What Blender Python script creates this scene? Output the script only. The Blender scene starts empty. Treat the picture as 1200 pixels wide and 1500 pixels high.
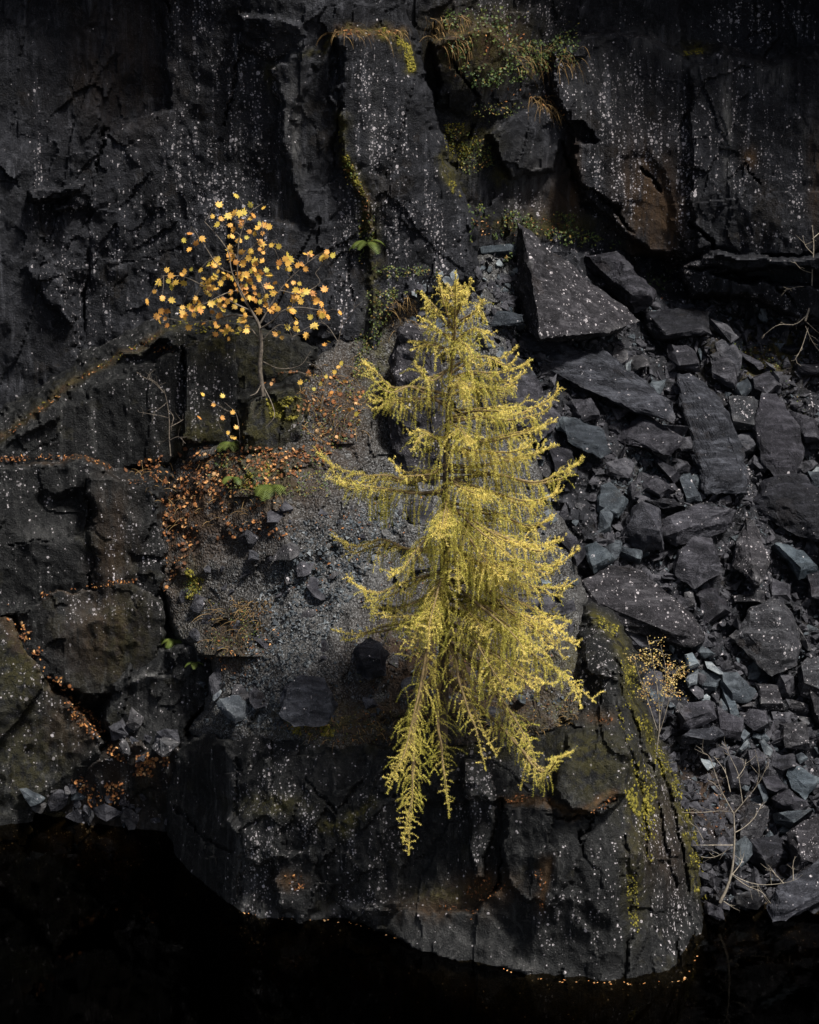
import bpy, bmesh, math, random
import numpy as np
from mathutils import Vector, Matrix

random.seed(7)
rng = np.random.default_rng(7)
sc = bpy.context.scene
COL = sc.collection

# ------------------------------------------------------------------ camera
PITCH = math.radians(18.0)
DIST = 45.0
FOC = 4500.0                      # focal length in pixels of the 1200 x 1500 photograph
Z_T = 6.2                         # height of the point looked at above the water
CAM = np.array([0.0, -DIST * math.cos(PITCH), Z_T + DIST * math.sin(PITCH)])
AX_R = np.array([1.0, 0, 0])
AX_U = np.array([0, math.sin(PITCH), math.cos(PITCH)])
AX_F = np.array([0, math.cos(PITCH), -math.sin(PITCH)])
cam_data = bpy.data.cameras.new('camera')
cam = bpy.data.objects.new('camera', cam_data)
COL.objects.link(cam)
cam.location = CAM
cam.rotation_euler = (math.pi / 2 - PITCH, 0, 0)
cam_data.sensor_fit = 'VERTICAL'
cam_data.angle = 2 * math.atan(750 / FOC)
cam_data.clip_end = 2000
sc.camera = cam

# ------------------------------------------------------------------ sky, sun, exposure
SUN_EL, SUN_AZ = math.radians(62), math.radians(132)      # azimuth clockwise from +Y (away from camera)
world = bpy.data.worlds.new('World')
sc.world = world
world.use_nodes = True
wn = world.node_tree
sky = wn.nodes.new('ShaderNodeTexSky')
sky.sky_type = 'NISHITA'
sky.sun_disc = False
sky.sun_elevation = SUN_EL
sky.sun_rotation = SUN_AZ
sky.air_density = 1.0
sky.dust_density = 4.0
wn.links.new(sky.outputs[0], wn.nodes['Background'].inputs[0])
wn.nodes['Background'].inputs[1].default_value = 0.05
sun_d = bpy.data.lights.new('sun', 'SUN')
sun_d.energy = 4.0
sun_d.angle = math.radians(8)
sun_d.color = (1.0, 0.97, 0.92)
sun = bpy.data.objects.new('sun', sun_d)
COL.objects.link(sun)
sdir = Vector((math.sin(SUN_AZ) * math.cos(SUN_EL), math.cos(SUN_AZ) * math.cos(SUN_EL), math.sin(SUN_EL)))
sun.rotation_euler = sdir.to_track_quat('Z', 'Y').to_euler()
sun.location = (20, -40, 60)
vs = sc.view_settings
vs.view_transform = 'Standard'
vs.look = 'None'
vs.exposure = 1.1
vs.gamma = 1.0
vs.use_curve_mapping = False
sc.cycles.max_bounces = 4
sc.cycles.transparent_max_bounces = 8
sc.cycles.volume_bounces = 0

# ------------------------------------------------------------------ projection helpers
def W(px, py, d):
    """point of the place that lies at depth d beyond the plane 45 m from the camera, seen at photograph pixel (px, py)"""
    px, py, d = np.broadcast_arrays(np.asarray(px, float), np.asarray(py, float), np.asarray(d, float))
    k = DIST + d
    a = (px - 600) / FOC * k
    b = -(py - 750) / FOC * k
    return CAM + a[..., None] * AX_R + b[..., None] * AX_U + k[..., None] * AX_F

def d_water(py):
    t = (py - 750) / FOC
    # CAM.z - k*(t cos + sin) = 0
    return CAM[2] / (t * math.cos(PITCH) + math.sin(PITCH)) - DIST

# ------------------------------------------------------------------ numpy noise
def _hash(ix, iy, iz, seed):
    h = (ix.astype(np.int64) * 374761393 + iy.astype(np.int64) * 668265263 + iz.astype(np.int64) * 2147483647 + seed * 144665)
    h = (h ^ (h >> 13)) * 1274126177
    h = h & 0x7fffffff
    h = (h ^ (h >> 16)) & 0xffffff
    return h / float(0xffffff)

def noise2(x, y, seed=0):
    x = np.asarray(x, float); y = np.asarray(y, float)
    ix = np.floor(x).astype(np.int64); iy = np.floor(y).astype(np.int64)
    fx = x - ix; fy = y - iy
    fx = fx * fx * fx * (fx * (fx * 6 - 15) + 10); fy = fy * fy * fy * (fy * (fy * 6 - 15) + 10)
    z = np.zeros_like(ix)
    a = _hash(ix, iy, z, seed); b = _hash(ix + 1, iy, z, seed)
    c = _hash(ix, iy + 1, z, seed); e = _hash(ix + 1, iy + 1, z, seed)
    return (a + (b - a) * fx) * (1 - fy) + (c + (e - c) * fx) * fy

def fbm2(x, y, seed=0, oct=4, gain=0.5):
    s = 0; a = 1.0; n = 0
    for o in range(oct):
        s = s + a * (noise2(x, y, seed + o * 17) - 0.5); n += a
        x = x * 2.03 + 5.1; y = y * 2.03 + 1.7; a *= gain
    return s / n * 2

def noise3(p, seed=0):
    i = np.floor(p).astype(np.int64); f = p - i
    f = f * f * (3 - 2 * f)
    r = 0
    for dx in (0, 1):
        wx = f[:, 0] if dx else 1 - f[:, 0]
        for dy in (0, 1):
            wy = f[:, 1] if dy else 1 - f[:, 1]
            for dz in (0, 1):
                wz = f[:, 2] if dz else 1 - f[:, 2]
                r = r + wx * wy * wz * _hash(i[:, 0] + dx, i[:, 1] + dy, i[:, 2] + dz, seed)
    return r - 0.5

def cells(x, y, seed=0):
    """nearest jittered cell: its random id value, local offset from its centre"""
    ix = np.floor(x).astype(np.int64); iy = np.floor(y).astype(np.int64)
    best = np.full(x.shape, 1e9); bi = np.zeros(x.shape, np.int64); bj = np.zeros(x.shape, np.int64)
    bx = np.zeros(x.shape); by = np.zeros(x.shape)
    z = np.zeros_like(ix)
    for di in (-1, 0, 1):
        for dj in (-1, 0, 1):
            cx = ix + di; cy = iy + dj
            ox = cx + _hash(cx, cy, z, seed); oy = cy + _hash(cx, cy, z + 1, seed)
            dd = (x - ox) ** 2 + (y - oy) ** 2
            m = dd < best
            best = np.where(m, dd, best); bi = np.where(m, cx, bi); bj = np.where(m, cy, bj)
            bx = np.where(m, x - ox, bx); by = np.where(m, y - oy, by)
    return bi, bj, bx, by

def facets(u, v, size, amp, seed, ax=1.0, ay=1.0, rot=0.0, tilt=1.0, warp=0.25):
    """fractured rock: every cell a small tilted plane with a step at its edge"""
    c, s = math.cos(rot), math.sin(rot)
    x = (u * c - v * s) / (size * ax); y = (u * s + v * c) / (size * ay)
    x = x + warp * fbm2(x * 1.3, y * 1.3, seed + 3, 3); y = y + warp * fbm2(x * 1.3 + 9, y * 1.3, seed + 5, 3)
    bi, bj, bx, by = cells(x, y, seed)
    z = np.zeros_like(bi)
    o = _hash(bi, bj, z + 7, seed) - 0.5
    tx = _hash(bi, bj, z + 8, seed) - 0.5; ty = _hash(bi, bj, z + 9, seed) - 0.5
    return amp * (o + tilt * (tx * bx + ty * by) * 1.6)

def scallops(u, v, size, amp, seed, ax=1.0, ay=1.0, rot=0.0, warp=0.12, curv=0.6):
    """broken rock faces: nearly flat hollows that meet in sharp ridges, no steps"""
    c, s = math.cos(rot), math.sin(rot)
    x = (u * c - v * s) / (size * ax); y = (u * s + v * c) / (size * ay)
    x = x + warp * fbm2(x * 1.1, y * 1.1, seed + 3, 4); y = y + warp * fbm2(x * 1.1 + 9, y * 1.1, seed + 5, 4)
    ix = np.floor(x).astype(np.int64); iy = np.floor(y).astype(np.int64); z = np.zeros_like(ix)
    best = np.full(x.shape, -1e9)
    for di in (-2, -1, 0, 1, 2):
        for dj in (-2, -1, 0, 1, 2):
            cx = ix + di; cy = iy + dj
            rx = x - cx - _hash(cx, cy, z, seed); ry = y - cy - _hash(cx, cy, z + 1, seed)
            o = _hash(cx, cy, z + 7, seed) * 1.6; tx = (_hash(cx, cy, z + 8, seed) - 0.5) * 2.6; ty = (_hash(cx, cy, z + 9, seed) - 0.5) * 2.6
            best = np.maximum(best, o + tx * rx + ty * ry - curv * (rx * rx + ry * ry))
    return amp * (best - 1.0)

def poly_sdf(px, py, poly):
    """signed distance in pixels, negative inside"""
    P = np.asarray(poly, float); n = len(P)
    d = np.full(px.shape, 1e18); inside = np.zeros(px.shape, bool)
    for i in range(n):
        a = P[i]; b = P[(i + 1) % n]
        e = b - a; wx = px - a[0]; wy = py - a[1]
        t = np.clip((wx * e[0] + wy * e[1]) / (e @ e + 1e-9), 0, 1)
        d = np.minimum(d, (wx - t * e[0]) ** 2 + (wy - t * e[1]) ** 2)
        c1 = (a[1] <= py) != (b[1] <= py)
        xin = a[0] + (py - a[1]) / (b[1] - a[1] + 1e-12) * (b[0] - a[0])
        inside ^= c1 & (px < xin)
    d = np.sqrt(d)
    return np.where(inside, -d, d)

def line_dist(px, py, pts):
    d = np.full(px.shape, 1e18); P = np.asarray(pts, float)
    for i in range(len(P) - 1):
        a = P[i]; e = P[i + 1] - a; wx = px - a[0]; wy = py - a[1]
        t = np.clip((wx * e[0] + wy * e[1]) / (e @ e + 1e-9), 0, 1)
        d = np.minimum(d, (wx - t * e[0]) ** 2 + (wy - t * e[1]) ** 2)
    return np.sqrt(d)

def sstep(a, b, x):
    t = np.clip((x - a) / (b - a), 0, 1)
    return t * t * (3 - 2 * t)

class TPS:
    """smooth surface through control points (px, py, depth), kernel r"""
    def __init__(s, pts):
        P = np.asarray(pts, float); s.P = P[:, :2] / 100.0; n = len(P)
        K = np.linalg.norm(s.P[:, None] - s.P[None], axis=2)
        A = np.zeros((n + 3, n + 3)); A[:n, :n] = -K + np.eye(n) * -1e-4
        A[:n, n] = 1; A[:n, n + 1:] = s.P; A[n, :n] = 1; A[n + 1:, :n] = s.P.T
        s.w = np.linalg.solve(A, np.concatenate([P[:, 2], np.zeros(3)]))
    def __call__(s, px, py):
        x = np.asarray(px, float) / 100; y = np.asarray(py, float) / 100
        r = s.w[-3] + s.w[-2] * x + s.w[-1] * y
        for i in range(len(s.P)):
            r = r - s.w[i] * np.sqrt((x - s.P[i, 0]) ** 2 + (y - s.P[i, 1]) ** 2)
        return r

# ------------------------------------------------------------------ materials
def mat_new(name):
    m = bpy.data.materials.new(name); m.use_nodes = True
    nt = m.node_tree
    return m, nt, nt.nodes['Principled BSDF']

class N:
    def __init__(s, nt): s.nt = nt
    def n(s, t, **kw):
        x = s.nt.nodes.new(t)
        for k, v in kw.items(): setattr(x, k, v)
        return x
    def put(s, sock, v):
        if isinstance(v, bpy.types.NodeSocket): s.nt.links.new(v, sock)
        elif isinstance(v, (tuple, list)) and len(v) == 3 and sock.type == 'RGBA': sock.default_value = (*v, 1)
        else: sock.default_value = v
    def math(s, op, a, b=0.0, c=None, clamp=False):
        x = s.n('ShaderNodeMath', operation=op); x.use_clamp = clamp
        s.put(x.inputs[0], a); s.put(x.inputs[1], b)
        if c is not None: s.put(x.inputs[2], c)
        return x.outputs[0]
    def mix(s, f, a, b, blend='MIX'):
        x = s.n('ShaderNodeMix', data_type='RGBA', blend_type=blend)
        s.put(x.inputs[0], f); s.put(x.inputs[6], a); s.put(x.inputs[7], b)
        return x.outputs[2]
    def noise(s, vec, scale, detail=4, rough=0.6, dist=0.0):
        x = s.n('ShaderNodeTexNoise')
        s.put(x.inputs['Vector'], vec); x.inputs['Scale'].default_value = scale
        x.inputs['Detail'].default_value = detail; x.inputs['Roughness'].default_value = rough
        x.inputs['Distortion'].default_value = dist
        return x.outputs[0]
    def ramp(s, f, a, b):
        x = s.n('ShaderNodeMapRange', interpolation_type='SMOOTHSTEP')
        s.put(x.inputs[0], f); x.inputs[1].default_value = a; x.inputs[2].default_value = b
        return x.outputs[0]
    def scalevec(s, vec, sx, sy, sz):
        x = s.n('ShaderNodeVectorMath', operation='MULTIPLY')
        s.put(x.inputs[0], vec); x.inputs[1].default_value = (sx, sy, sz)
        return x.outputs[0]
    def attr(s, name):
        return s.n('ShaderNodeAttribute', attribute_name=name).outputs['Fac']
    def vor(s, vec, scale, feature='F1'):
        x = s.n('ShaderNodeTexVoronoi', feature=feature)
        s.put(x.inputs['Vector'], vec); x.inputs['Scale'].default_value = scale
        return x

def rock_material(name, dark, mid, pale, lichen_base=0.0, attrs=True, streak=1.0, lich_k=1.0, bumpk=1.0, warm=(0.05, 0.042, 0.03), wear=0.6):
    m, nt, b = mat_new(name); g = N(nt)
    pos = g.n('ShaderNodeNewGeometry').outputs['Position']
    n1 = g.noise(pos, 1.1, 4, 0.65); n2 = g.noise(pos, 6.5, 5, 0.75, 0.5)
    st = g.noise(g.scalevec(pos, 8.0, 8.0, 0.5), 1.0, 4, 0.75, 0.2)
    n3 = g.noise(pos, 46.0, 2, 0.8)
    col = g.mix(g.ramp(n1, 0.36, 0.64), dark, mid)
    col = g.mix(g.math('MULTIPLY', g.ramp(n1, 0.40, 0.36), 0.5), col, warm)
    col = g.mix(g.math('MULTIPLY', g.ramp(st, 0.50, 0.74), 0.7 * streak), col, pale)
    col = g.mix(g.math('MULTIPLY', g.ramp(n2, 0.54, 0.72), 0.55), col, pale)
    col = g.mix(g.math('MULTIPLY', g.ramp(n2, 0.47, 0.30), 0.8), col, dark)
    col = g.mix(g.math('MULTIPLY', g.ramp(n3, 0.56, 0.74), 0.75), col, pale)
    if not attrs:
        mp = g.n('ShaderNodeMapping'); g.put(mp.inputs['Vector'], pos); mp.inputs['Rotation'].default_value = (0.5, 0.7, 0.35); mp.inputs['Scale'].default_value = (1.2, 9.0, 9.0)
        band_ = g.noise(mp.outputs[0], 1.0, 4, 0.7, 0.3)
        col = g.mix(g.math('MULTIPLY', g.ramp(band_, 0.50, 0.68), 0.45), col, pale)
        col = g.mix(g.math('MULTIPLY', g.ramp(band_, 0.48, 0.34), 0.7), col, dark)
        rnd = g.n('ShaderNodeObjectInfo').outputs['Random']
        tint = g.n('ShaderNodeValToRGB'); te = tint.color_ramp.elements; te[0].color = (0.48, 0.50, 0.55, 1); te[1].color = (0.92, 1.02, 1.10, 1)
        e_ = te.new(0.35); e_.color = (0.78, 0.76, 0.82, 1); e_ = te.new(0.7); e_.color = (1.25, 1.24, 1.28, 1); g.put(tint.inputs[0], rnd)
        col = g.mix(1.0, col, tint.outputs[0], 'MULTIPLY')
    edge = g.ramp(g.n('ShaderNodeNewGeometry').outputs['Pointiness'], 0.515, 0.60)
    col = g.mix(g.math('MULTIPLY', g.math('MULTIPLY', edge, g.ramp(n2, 0.35, 0.6)), wear), col, pale)
    h = g.math('ADD', g.math('MULTIPLY', n2, 0.8), g.math('MULTIPLY', n3, 0.4))
    h = g.math('ADD', h, g.math('MULTIPLY', st, 0.2))
    if attrs:
        stain = g.attr('stain'); pa = g.attr('pale'); moss = g.attr('moss'); lich = g.attr('lichen')
        col = g.mix(g.math('MULTIPLY', stain, g.ramp(g.noise(g.scalevec(pos, 4, 4, 0.8), 1.0, 5, 0.7), 0.3, 0.6)), col, (0.060, 0.034, 0.015))
        col = g.mix(g.math('MULTIPLY', pa, g.ramp(g.noise(g.scalevec(pos, 9, 9, 1.5), 1.0, 5, 0.7), 0.35, 0.65)), col, (0.105, 0.103, 0.10))
        dens = g.math('ADD', g.math('MULTIPLY', lich, 3.4), lichen_base * 1.0)
    else:
        dens = lichen_base * 1.1
    # lichen discs of two sizes
    tot = None
    local = g.math('MULTIPLY', dens, g.math('MULTIPLY', g.ramp(st, 0.46, 0.62), g.ramp(n1, 0.30, 0.55)))
    for sc_, r0, r1, k in ((11.0, 0.12, 0.38, 1.0), (24.0, 0.20, 0.48, 1.3)):
        v = g.vor(pos, sc_)
        sp = g.n('ShaderNodeSeparateColor'); g.put(sp.inputs[0], v.outputs['Color'])
        rad = g.math('MULTIPLY_ADD', g.math('POWER', sp.outputs[0], 2.0), r1 - r0, r0)
        inside = g.math('LESS_THAN', g.math('ADD', v.outputs['Distance'], g.math('MULTIPLY', g.math('SUBTRACT', n3, 0.5), 0.25)), rad)
        on = g.math('LESS_THAN', sp.outputs[1], g.math('MULTIPLY', local, k * lich_k))
        t = g.math('MULTIPLY', g.math('MULTIPLY', inside, on), g.math('MULTIPLY_ADD', sp.outputs[2], 0.65, 0.35))
        tot = t if tot is None else g.math('MAXIMUM', tot, t)
    lc = g.mix(g.noise(pos, 3.0, 2), (0.30, 0.275, 0.285), (0.60, 0.555, 0.565))
    col = g.mix(g.math('MULTIPLY', tot, 0.85), col, lc)
    if attrs:
        mm = g.math('MULTIPLY', moss, g.ramp(g.noise(pos, 6.0, 5, 0.7), 0.38, 0.58), clamp=True)
        mc = g.mix(g.noise(pos, 14, 3), (0.030, 0.030, 0.008), (0.095, 0.080, 0.016))
        col = g.mix(mm, col, mc)
        h = g.math('ADD', h, g.math('MULTIPLY', mm, g.noise(pos, 60, 3)))
    g.put(b.inputs['Base Color'], col)
    g.put(b.inputs['Roughness'], g.math('MULTIPLY_ADD', n2, 0.4, 0.36))
    b.inputs['Specular IOR Level'].default_value = 0.12
    bp = g.n('ShaderNodeBump'); bp.inputs['Strength'].default_value = 0.8 * bumpk; bp.inputs['Distance'].default_value = 0.10
    g.put(bp.inputs['Height'], h)
    g.put(b.inputs['Normal'], bp.outputs[0])
    return m

M = {}
M['cliff'] = rock_material('cliff_rock', (0.0045, 0.0048, 0.0060), (0.0125, 0.0130, 0.0158), (0.062, 0.063, 0.071), 0.012, warm=(0.012, 0.0092, 0.0072))
M['ledge'] = rock_material('ledge_rock', (0.0040, 0.0043, 0.0048), (0.0102, 0.0105, 0.0108), (0.054, 0.054, 0.052), 0.02, warm=(0.015, 0.0135, 0.0075))
M['slate_dark'] = rock_material('dark_slate', (0.0062, 0.0064, 0.0080), (0.0185, 0.0180, 0.0212), (0.075, 0.074, 0.082), 0.06, attrs=False, streak=0.35, bumpk=0.8, warm=(0.014, 0.011, 0.0105))
M['slate_speckled'] = rock_material('speckled_slate', (0.0075, 0.0073, 0.0082), (0.021, 0.0200, 0.0218), (0.088, 0.086, 0.088), 0.42, attrs=False, streak=0.5, bumpk=0.9, warm=(0.019, 0.0145, 0.012))
M['slate_blue'] = rock_material('blue_slate', (0.012, 0.0148, 0.0172), (0.026, 0.0318, 0.0365), (0.085, 0.098, 0.107), 0.06, attrs=False, streak=0.3, bumpk=0.7, warm=(0.020, 0.020, 0.0195))
M['slate_pale'] = rock_material('pale_slate', (0.040, 0.047, 0.051), (0.080, 0.092, 0.098), (0.19, 0.205, 0.21), 0.1, attrs=False, streak=0.3, bumpk=0.6, warm=(0.07, 0.07, 0.066))

def gravel_material():
    m, nt, b = mat_new('gravel'); g = N(nt)
    pos = g.n('ShaderNodeNewGeometry').outputs['Position']
    v = g.vor(pos, 26.0); sp = g.n('ShaderNodeSeparateColor'); g.put(sp.inputs[0], v.outputs['Color'])
    v2 = g.vor(pos, 60.0); sp2 = g.n('ShaderNodeSeparateColor'); g.put(sp2.inputs[0], v2.outputs['Color'])
    n1 = g.noise(pos, 1.4, 5, 0.65)
    n5 = g.noise(pos, 4.5, 4, 0.7)
    col = g.mix(g.ramp(n1, 0.40, 0.60), (0.0062, 0.0050, 0.0040), (0.0150, 0.0132, 0.0115))
    col = g.mix(g.math('MULTIPLY', g.attr('pale'), g.ramp(n5, 0.35, 0.6)), col, (0.042, 0.0418, 0.041))
    col = g.mix(g.math('MULTIPLY', g.ramp(n5, 0.48, 0.36), 0.8), col, (0.0045, 0.0042, 0.0042))
    col = g.mix(g.math('MULTIPLY', g.math('POWER', sp.outputs[0], 3.0), 0.7), col, (0.065, 0.066, 0.066))
    col = g.mix(g.math('MULTIPLY', g.math('POWER', sp2.outputs[1], 5.0), 0.8), col, (0.20, 0.20, 0.20))
    col = g.mix(g.math('MULTIPLY', g.attr('stain'), g.ramp(g.noise(pos, 5, 4), 0.3, 0.55)), col, (0.030, 0.0175, 0.0095))
    moss = g.math('MULTIPLY', g.attr('moss'), g.ramp(g.noise(pos, 6, 5, 0.7), 0.38, 0.58), clamp=True)
    col = g.mix(moss, col, g.mix(g.noise(pos, 20, 3), (0.018, 0.019, 0.007), (0.06, 0.052, 0.013)))
    g.put(b.inputs['Base Color'], col); b.inputs['Roughness'].default_value = 0.8
    b.inputs['Specular IOR Level'].default_value = 0.25
    bp = g.n('ShaderNodeBump'); bp.inputs['Strength'].default_value = 0.9; bp.inputs['Distance'].default_value = 0.05
    h = g.math('ADD', g.math('MULTIPLY', v.outputs['Distance'], -0.8), g.math('MULTIPLY', g.noise(pos, 9, 5, 0.7), 1.2))
    g.put(bp.inputs['Height'], h); g.put(b.inputs['Normal'], bp.outputs[0])
    return m
M['gravel'] = gravel_material()

def water_material():
    m, nt, b = mat_new('dark_water'); g = N(nt)
    nt.nodes.remove(b); out = nt.nodes['Material Output']
    pos = g.n('ShaderNodeNewGeometry').outputs['Position']
    fr = g.n('ShaderNodeFresnel'); fr.inputs['IOR'].default_value = 1.13
    tr = g.n('ShaderNodeBsdfTransparent'); tr.inputs[0].default_value = (0.42, 0.37, 0.27, 1)
    gl = g.n('ShaderNodeBsdfGlossy'); gl.inputs['Roughness'].default_value = 0.03
    bp = g.n('ShaderNodeBump'); bp.inputs['Strength'].default_value = 0.12; bp.inputs['Distance'].default_value = 0.02
    g.put(bp.inputs['Height'], g.noise(pos, 1.5, 3)); g.put(gl.inputs['Normal'], bp.outputs[0])
    mx = g.n('ShaderNodeMixShader'); g.put(mx.inputs[0], fr.outputs[0]); g.put(mx.inputs[1], tr.outputs[0]); g.put(mx.inputs[2], gl.outputs[0])
    nt.links.new(mx.outputs[0], out.inputs['Surface'])
    va = g.n('ShaderNodeVolumeAbsorption'); va.inputs['Color'].default_value = (0.30, 0.22, 0.10, 1); va.inputs['Density'].default_value = 2.0
    nt.links.new(va.outputs[0], out.inputs['Volume'])
    return m
M['water'] = water_material()

def plain_material(name, cols, scale=8.0, rough=0.7, spec=0.25, transl=0.0, random_obj=False, attr=None):
    """cols: two or three tones of the thing's own colour, mixed by noise, by a 'tone' attribute or per object"""
    m, nt, b = mat_new(name); g = N(nt)
    pos = g.n('ShaderNodeNewGeometry').outputs['Position']
    f = g.ramp(g.noise(pos, scale, 4, 0.65), 0.3, 0.7)
    if attr: f = g.math('ADD', g.attr(attr), g.math('MULTIPLY', g.math('SUBTRACT', f, 0.5), 0.25), clamp=True)
    if random_obj:
        f = g.math('ADD', g.math('MULTIPLY', g.n('ShaderNodeObjectInfo').outputs['Random'], 0.8), g.math('MULTIPLY', f, 0.2))
    cr = g.n('ShaderNodeValToRGB'); el = cr.color_ramp.elements
    el[0].color = (*cols[0], 1); el[1].color = (*cols[-1], 1)
    for i in range(1, len(cols) - 1):
        e = el.new(i / (len(cols) - 1)); e.color = (*cols[i], 1)
    g.put(cr.inputs[0], f)
    g.put(b.inputs['Base Color'], cr.outputs[0])
    b.inputs['Roughness'].default_value = rough; b.inputs['Specular IOR Level'].default_value = spec
    if transl:
        out = nt.nodes['Material Output']
        t = g.n('ShaderNodeBsdfTranslucent'); g.put(t.inputs[0], cr.outputs[0])
        mx = g.n('ShaderNodeMixShader'); mx.inputs[0].default_value = transl
        g.put(mx.inputs[1], b.outputs[0]); g.put(mx.inputs[2], t.outputs[0]); nt.links.new(mx.outputs[0], out.inputs['Surface'])
    return m
M['needles'] = plain_material('larch_needles', [(0.17, 0.18, 0.026), (0.54, 0.485, 0.088), (0.92, 0.745, 0.21)], 1.5, 0.6, 0.2, 0.3, attr='tone')
M['larch_bark'] = plain_material('larch_bark', [(0.035, 0.026, 0.02), (0.10, 0.075, 0.055)], 22, 0.85)
M['larch_twig'] = plain_material('larch_twig', [(0.07, 0.05, 0.025), (0.20, 0.14, 0.06)], 12, 0.8)
M['bark'] = plain_material('sapling_bark', [(0.06, 0.05, 0.04), (0.17, 0.14, 0.11)], 20, 0.8)
M['pale_bark'] = plain_material('pale_twig_bark', [(0.12, 0.10, 0.08), (0.30, 0.26, 0.20)], 14, 0.75)
M['leaf_yellow'] = plain_material('yellow_leaf', [(0.36, 0.33, 0.05), (0.60, 0.38, 0.07), (0.62, 0.32, 0.07), (0.42, 0.16, 0.04)], 3, 0.55, 0.3, 0.3, random_obj=True)
M['leaf_birch'] = plain_material('birch_leaf', [(0.36, 0.26, 0.06), (0.60, 0.46, 0.18), (0.46, 0.22, 0.07)], 3, 0.6, 0.2, 0.3, attr='tone')
M['leaf_fallen'] = plain_material('fallen_leaf', [(0.035, 0.018, 0.010), (0.10, 0.042, 0.018), (0.20, 0.075, 0.024), (0.40, 0.19, 0.065), (0.48, 0.30, 0.15)], 3, 0.75, 0.2, 0.1, attr='tone')
M['leaf_green'] = plain_material('green_leaf', [(0.018, 0.035, 0.010), (0.04, 0.065, 0.016), (0.10, 0.11, 0.02), (0.20, 0.11, 0.03)], 3, 0.55, 0.3, 0.2, attr='tone')
M['fern'] = plain_material('fern_green', [(0.045, 0.070, 0.014), (0.12, 0.145, 0.03)], 5, 0.6, 0.25, 0.25)
M['moss'] = plain_material('moss', [(0.03, 0.03, 0.008), (0.10, 0.088, 0.016), (0.19, 0.16, 0.026)], 9, 0.9, 0.1, attr='tone')
M['dry_grass'] = plain_material('dry_grass', [(0.10, 0.06, 0.025), (0.26, 0.17, 0.07)], 6, 0.8, 0.15, 0.15)

# ------------------------------------------------------------------ mesh helpers
def link(o, parent=None):
    COL.objects.link(o)
    if parent is not None:
        o.parent = parent
        o.matrix_parent_inverse = parent.matrix_world.inverted() if False else Matrix.Translation(-parent.location)
    return o

def mesh_from(name, verts, faces, mat, smooth=True, sharp=None, attrs=None):
    me = bpy.data.meshes.new(name)
    V = np.asarray(verts, np.float32); F = np.asarray(faces)
    if F.ndim == 2:
        n, k = F.shape
        me.vertices.add(len(V)); me.vertices.foreach_set('co', V.ravel())
        me.loops.add(n * k); me.loops.foreach_set('vertex_index', F.astype(np.int32).ravel())
        me.polygons.add(n); me.polygons.foreach_set('loop_start', np.arange(0, n * k, k, dtype=np.int32))
        me.update(calc_edges=True); me.validate()
    else:
        me.from_pydata([tuple(v) for v in V], [], [tuple(f) for f in faces]); me.update()
    me.polygons.foreach_set('use_smooth', np.full(len(me.polygons), bool(smooth)))
    if attrs:
        for k, a in attrs.items():
            at = me.attributes.new(k, 'FLOAT', 'POINT'); at.data.foreach_set('value', np.asarray(a, np.float32).ravel())
    if sharp is not None and smooth: me.set_sharp_from_angle(angle=math.radians(sharp))
    if mat is not None: me.materials.append(mat)
    return me

def make(name, verts, faces, mat, parent=None, smooth=True, sharp=None, attrs=None, origin=None, **props):
    V = np.asarray(verts, float)
    if origin is not None: V = V - np.asarray(origin)
    o = bpy.data.objects.new(name, mesh_from(name, V, faces, mat, smooth, sharp, attrs))
    if origin is not None: o.location = origin
    link(o, parent)
    for k, v in props.items(): o[k] = v
    return o

def thing(name, loc, label, category, group=None):
    o = bpy.data.objects.new(name, None); o.location = loc; o.empty_display_size = 0.2
    COL.objects.link(o); o['label'] = label; o['category'] = category
    if group: o['group'] = group
    return o

class Buf:
    """collects triangles / quads of one object"""
    def __init__(s): s.v = []; s.f = []; s.t = []; s.n = 0
    def add(s, v, f, tone=0.5):
        v = np.asarray(v, float); f = np.asarray(f)
        s.v.append(v); s.f.append(f + s.n); s.t.append(np.broadcast_to(np.asarray(tone, float), (len(v),))); s.n += len(v)
    def out(s): return np.concatenate(s.v), np.concatenate(s.f), np.concatenate(s.t)

def catmull(P, n):
    P = np.asarray(P, float)
    if len(P) < 3:
        t = np.linspace(0, 1, n)[:, None]; return P[0] * (1 - t) + P[-1] * t
    Q = np.vstack([2 * P[0] - P[1], P, 2 * P[-1] - P[-2]])
    seg = len(P) - 1; ts = np.linspace(0, seg, n); i = np.clip(ts.astype(int), 0, seg - 1); t = (ts - i)[:, None]
    a, b, c, d = Q[i], Q[i + 1], Q[i + 2], Q[i + 3]
    return 0.5 * (2 * b + (c - a) * t + (2 * a - 5 * b + 4 * c - d) * t ** 2 + (3 * b - a - 3 * c + d) * t ** 3)

def tube(P, r0, r1, sides=5, wob=0.0):
    P = np.asarray(P, float); n = len(P)
    T = np.gradient(P, axis=0); T /= np.linalg.norm(T, axis=1)[:, None] + 1e-9
    ref = np.array([0.3, 0.9, 0.2]); A = np.cross(T, ref); A /= np.linalg.norm(A, axis=1)[:, None] + 1e-9
    B = np.cross(T, A)
    r = np.linspace(r0, r1, n) if np.isscalar(r0) else np.asarray(r0)
    r = r * (1 + wob * (rng.random(n) - 0.5))
    ang = np.linspace(0, 2 * np.pi, sides, endpoint=False)
    V = P[:, None] + r[:, None, None] * (np.cos(ang)[None, :, None] * A[:, None] + np.sin(ang)[None, :, None] * B[:, None])
    V = V.reshape(-1, 3); F = []
    i = np.arange(n - 1)[:, None] * sides; j = np.arange(sides)[None]; j2 = (j + 1) % sides
    F = np.stack([i + j, i + j2, i + sides + j2, i + sides + j], -1).reshape(-1, 4)
    return V, F

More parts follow.
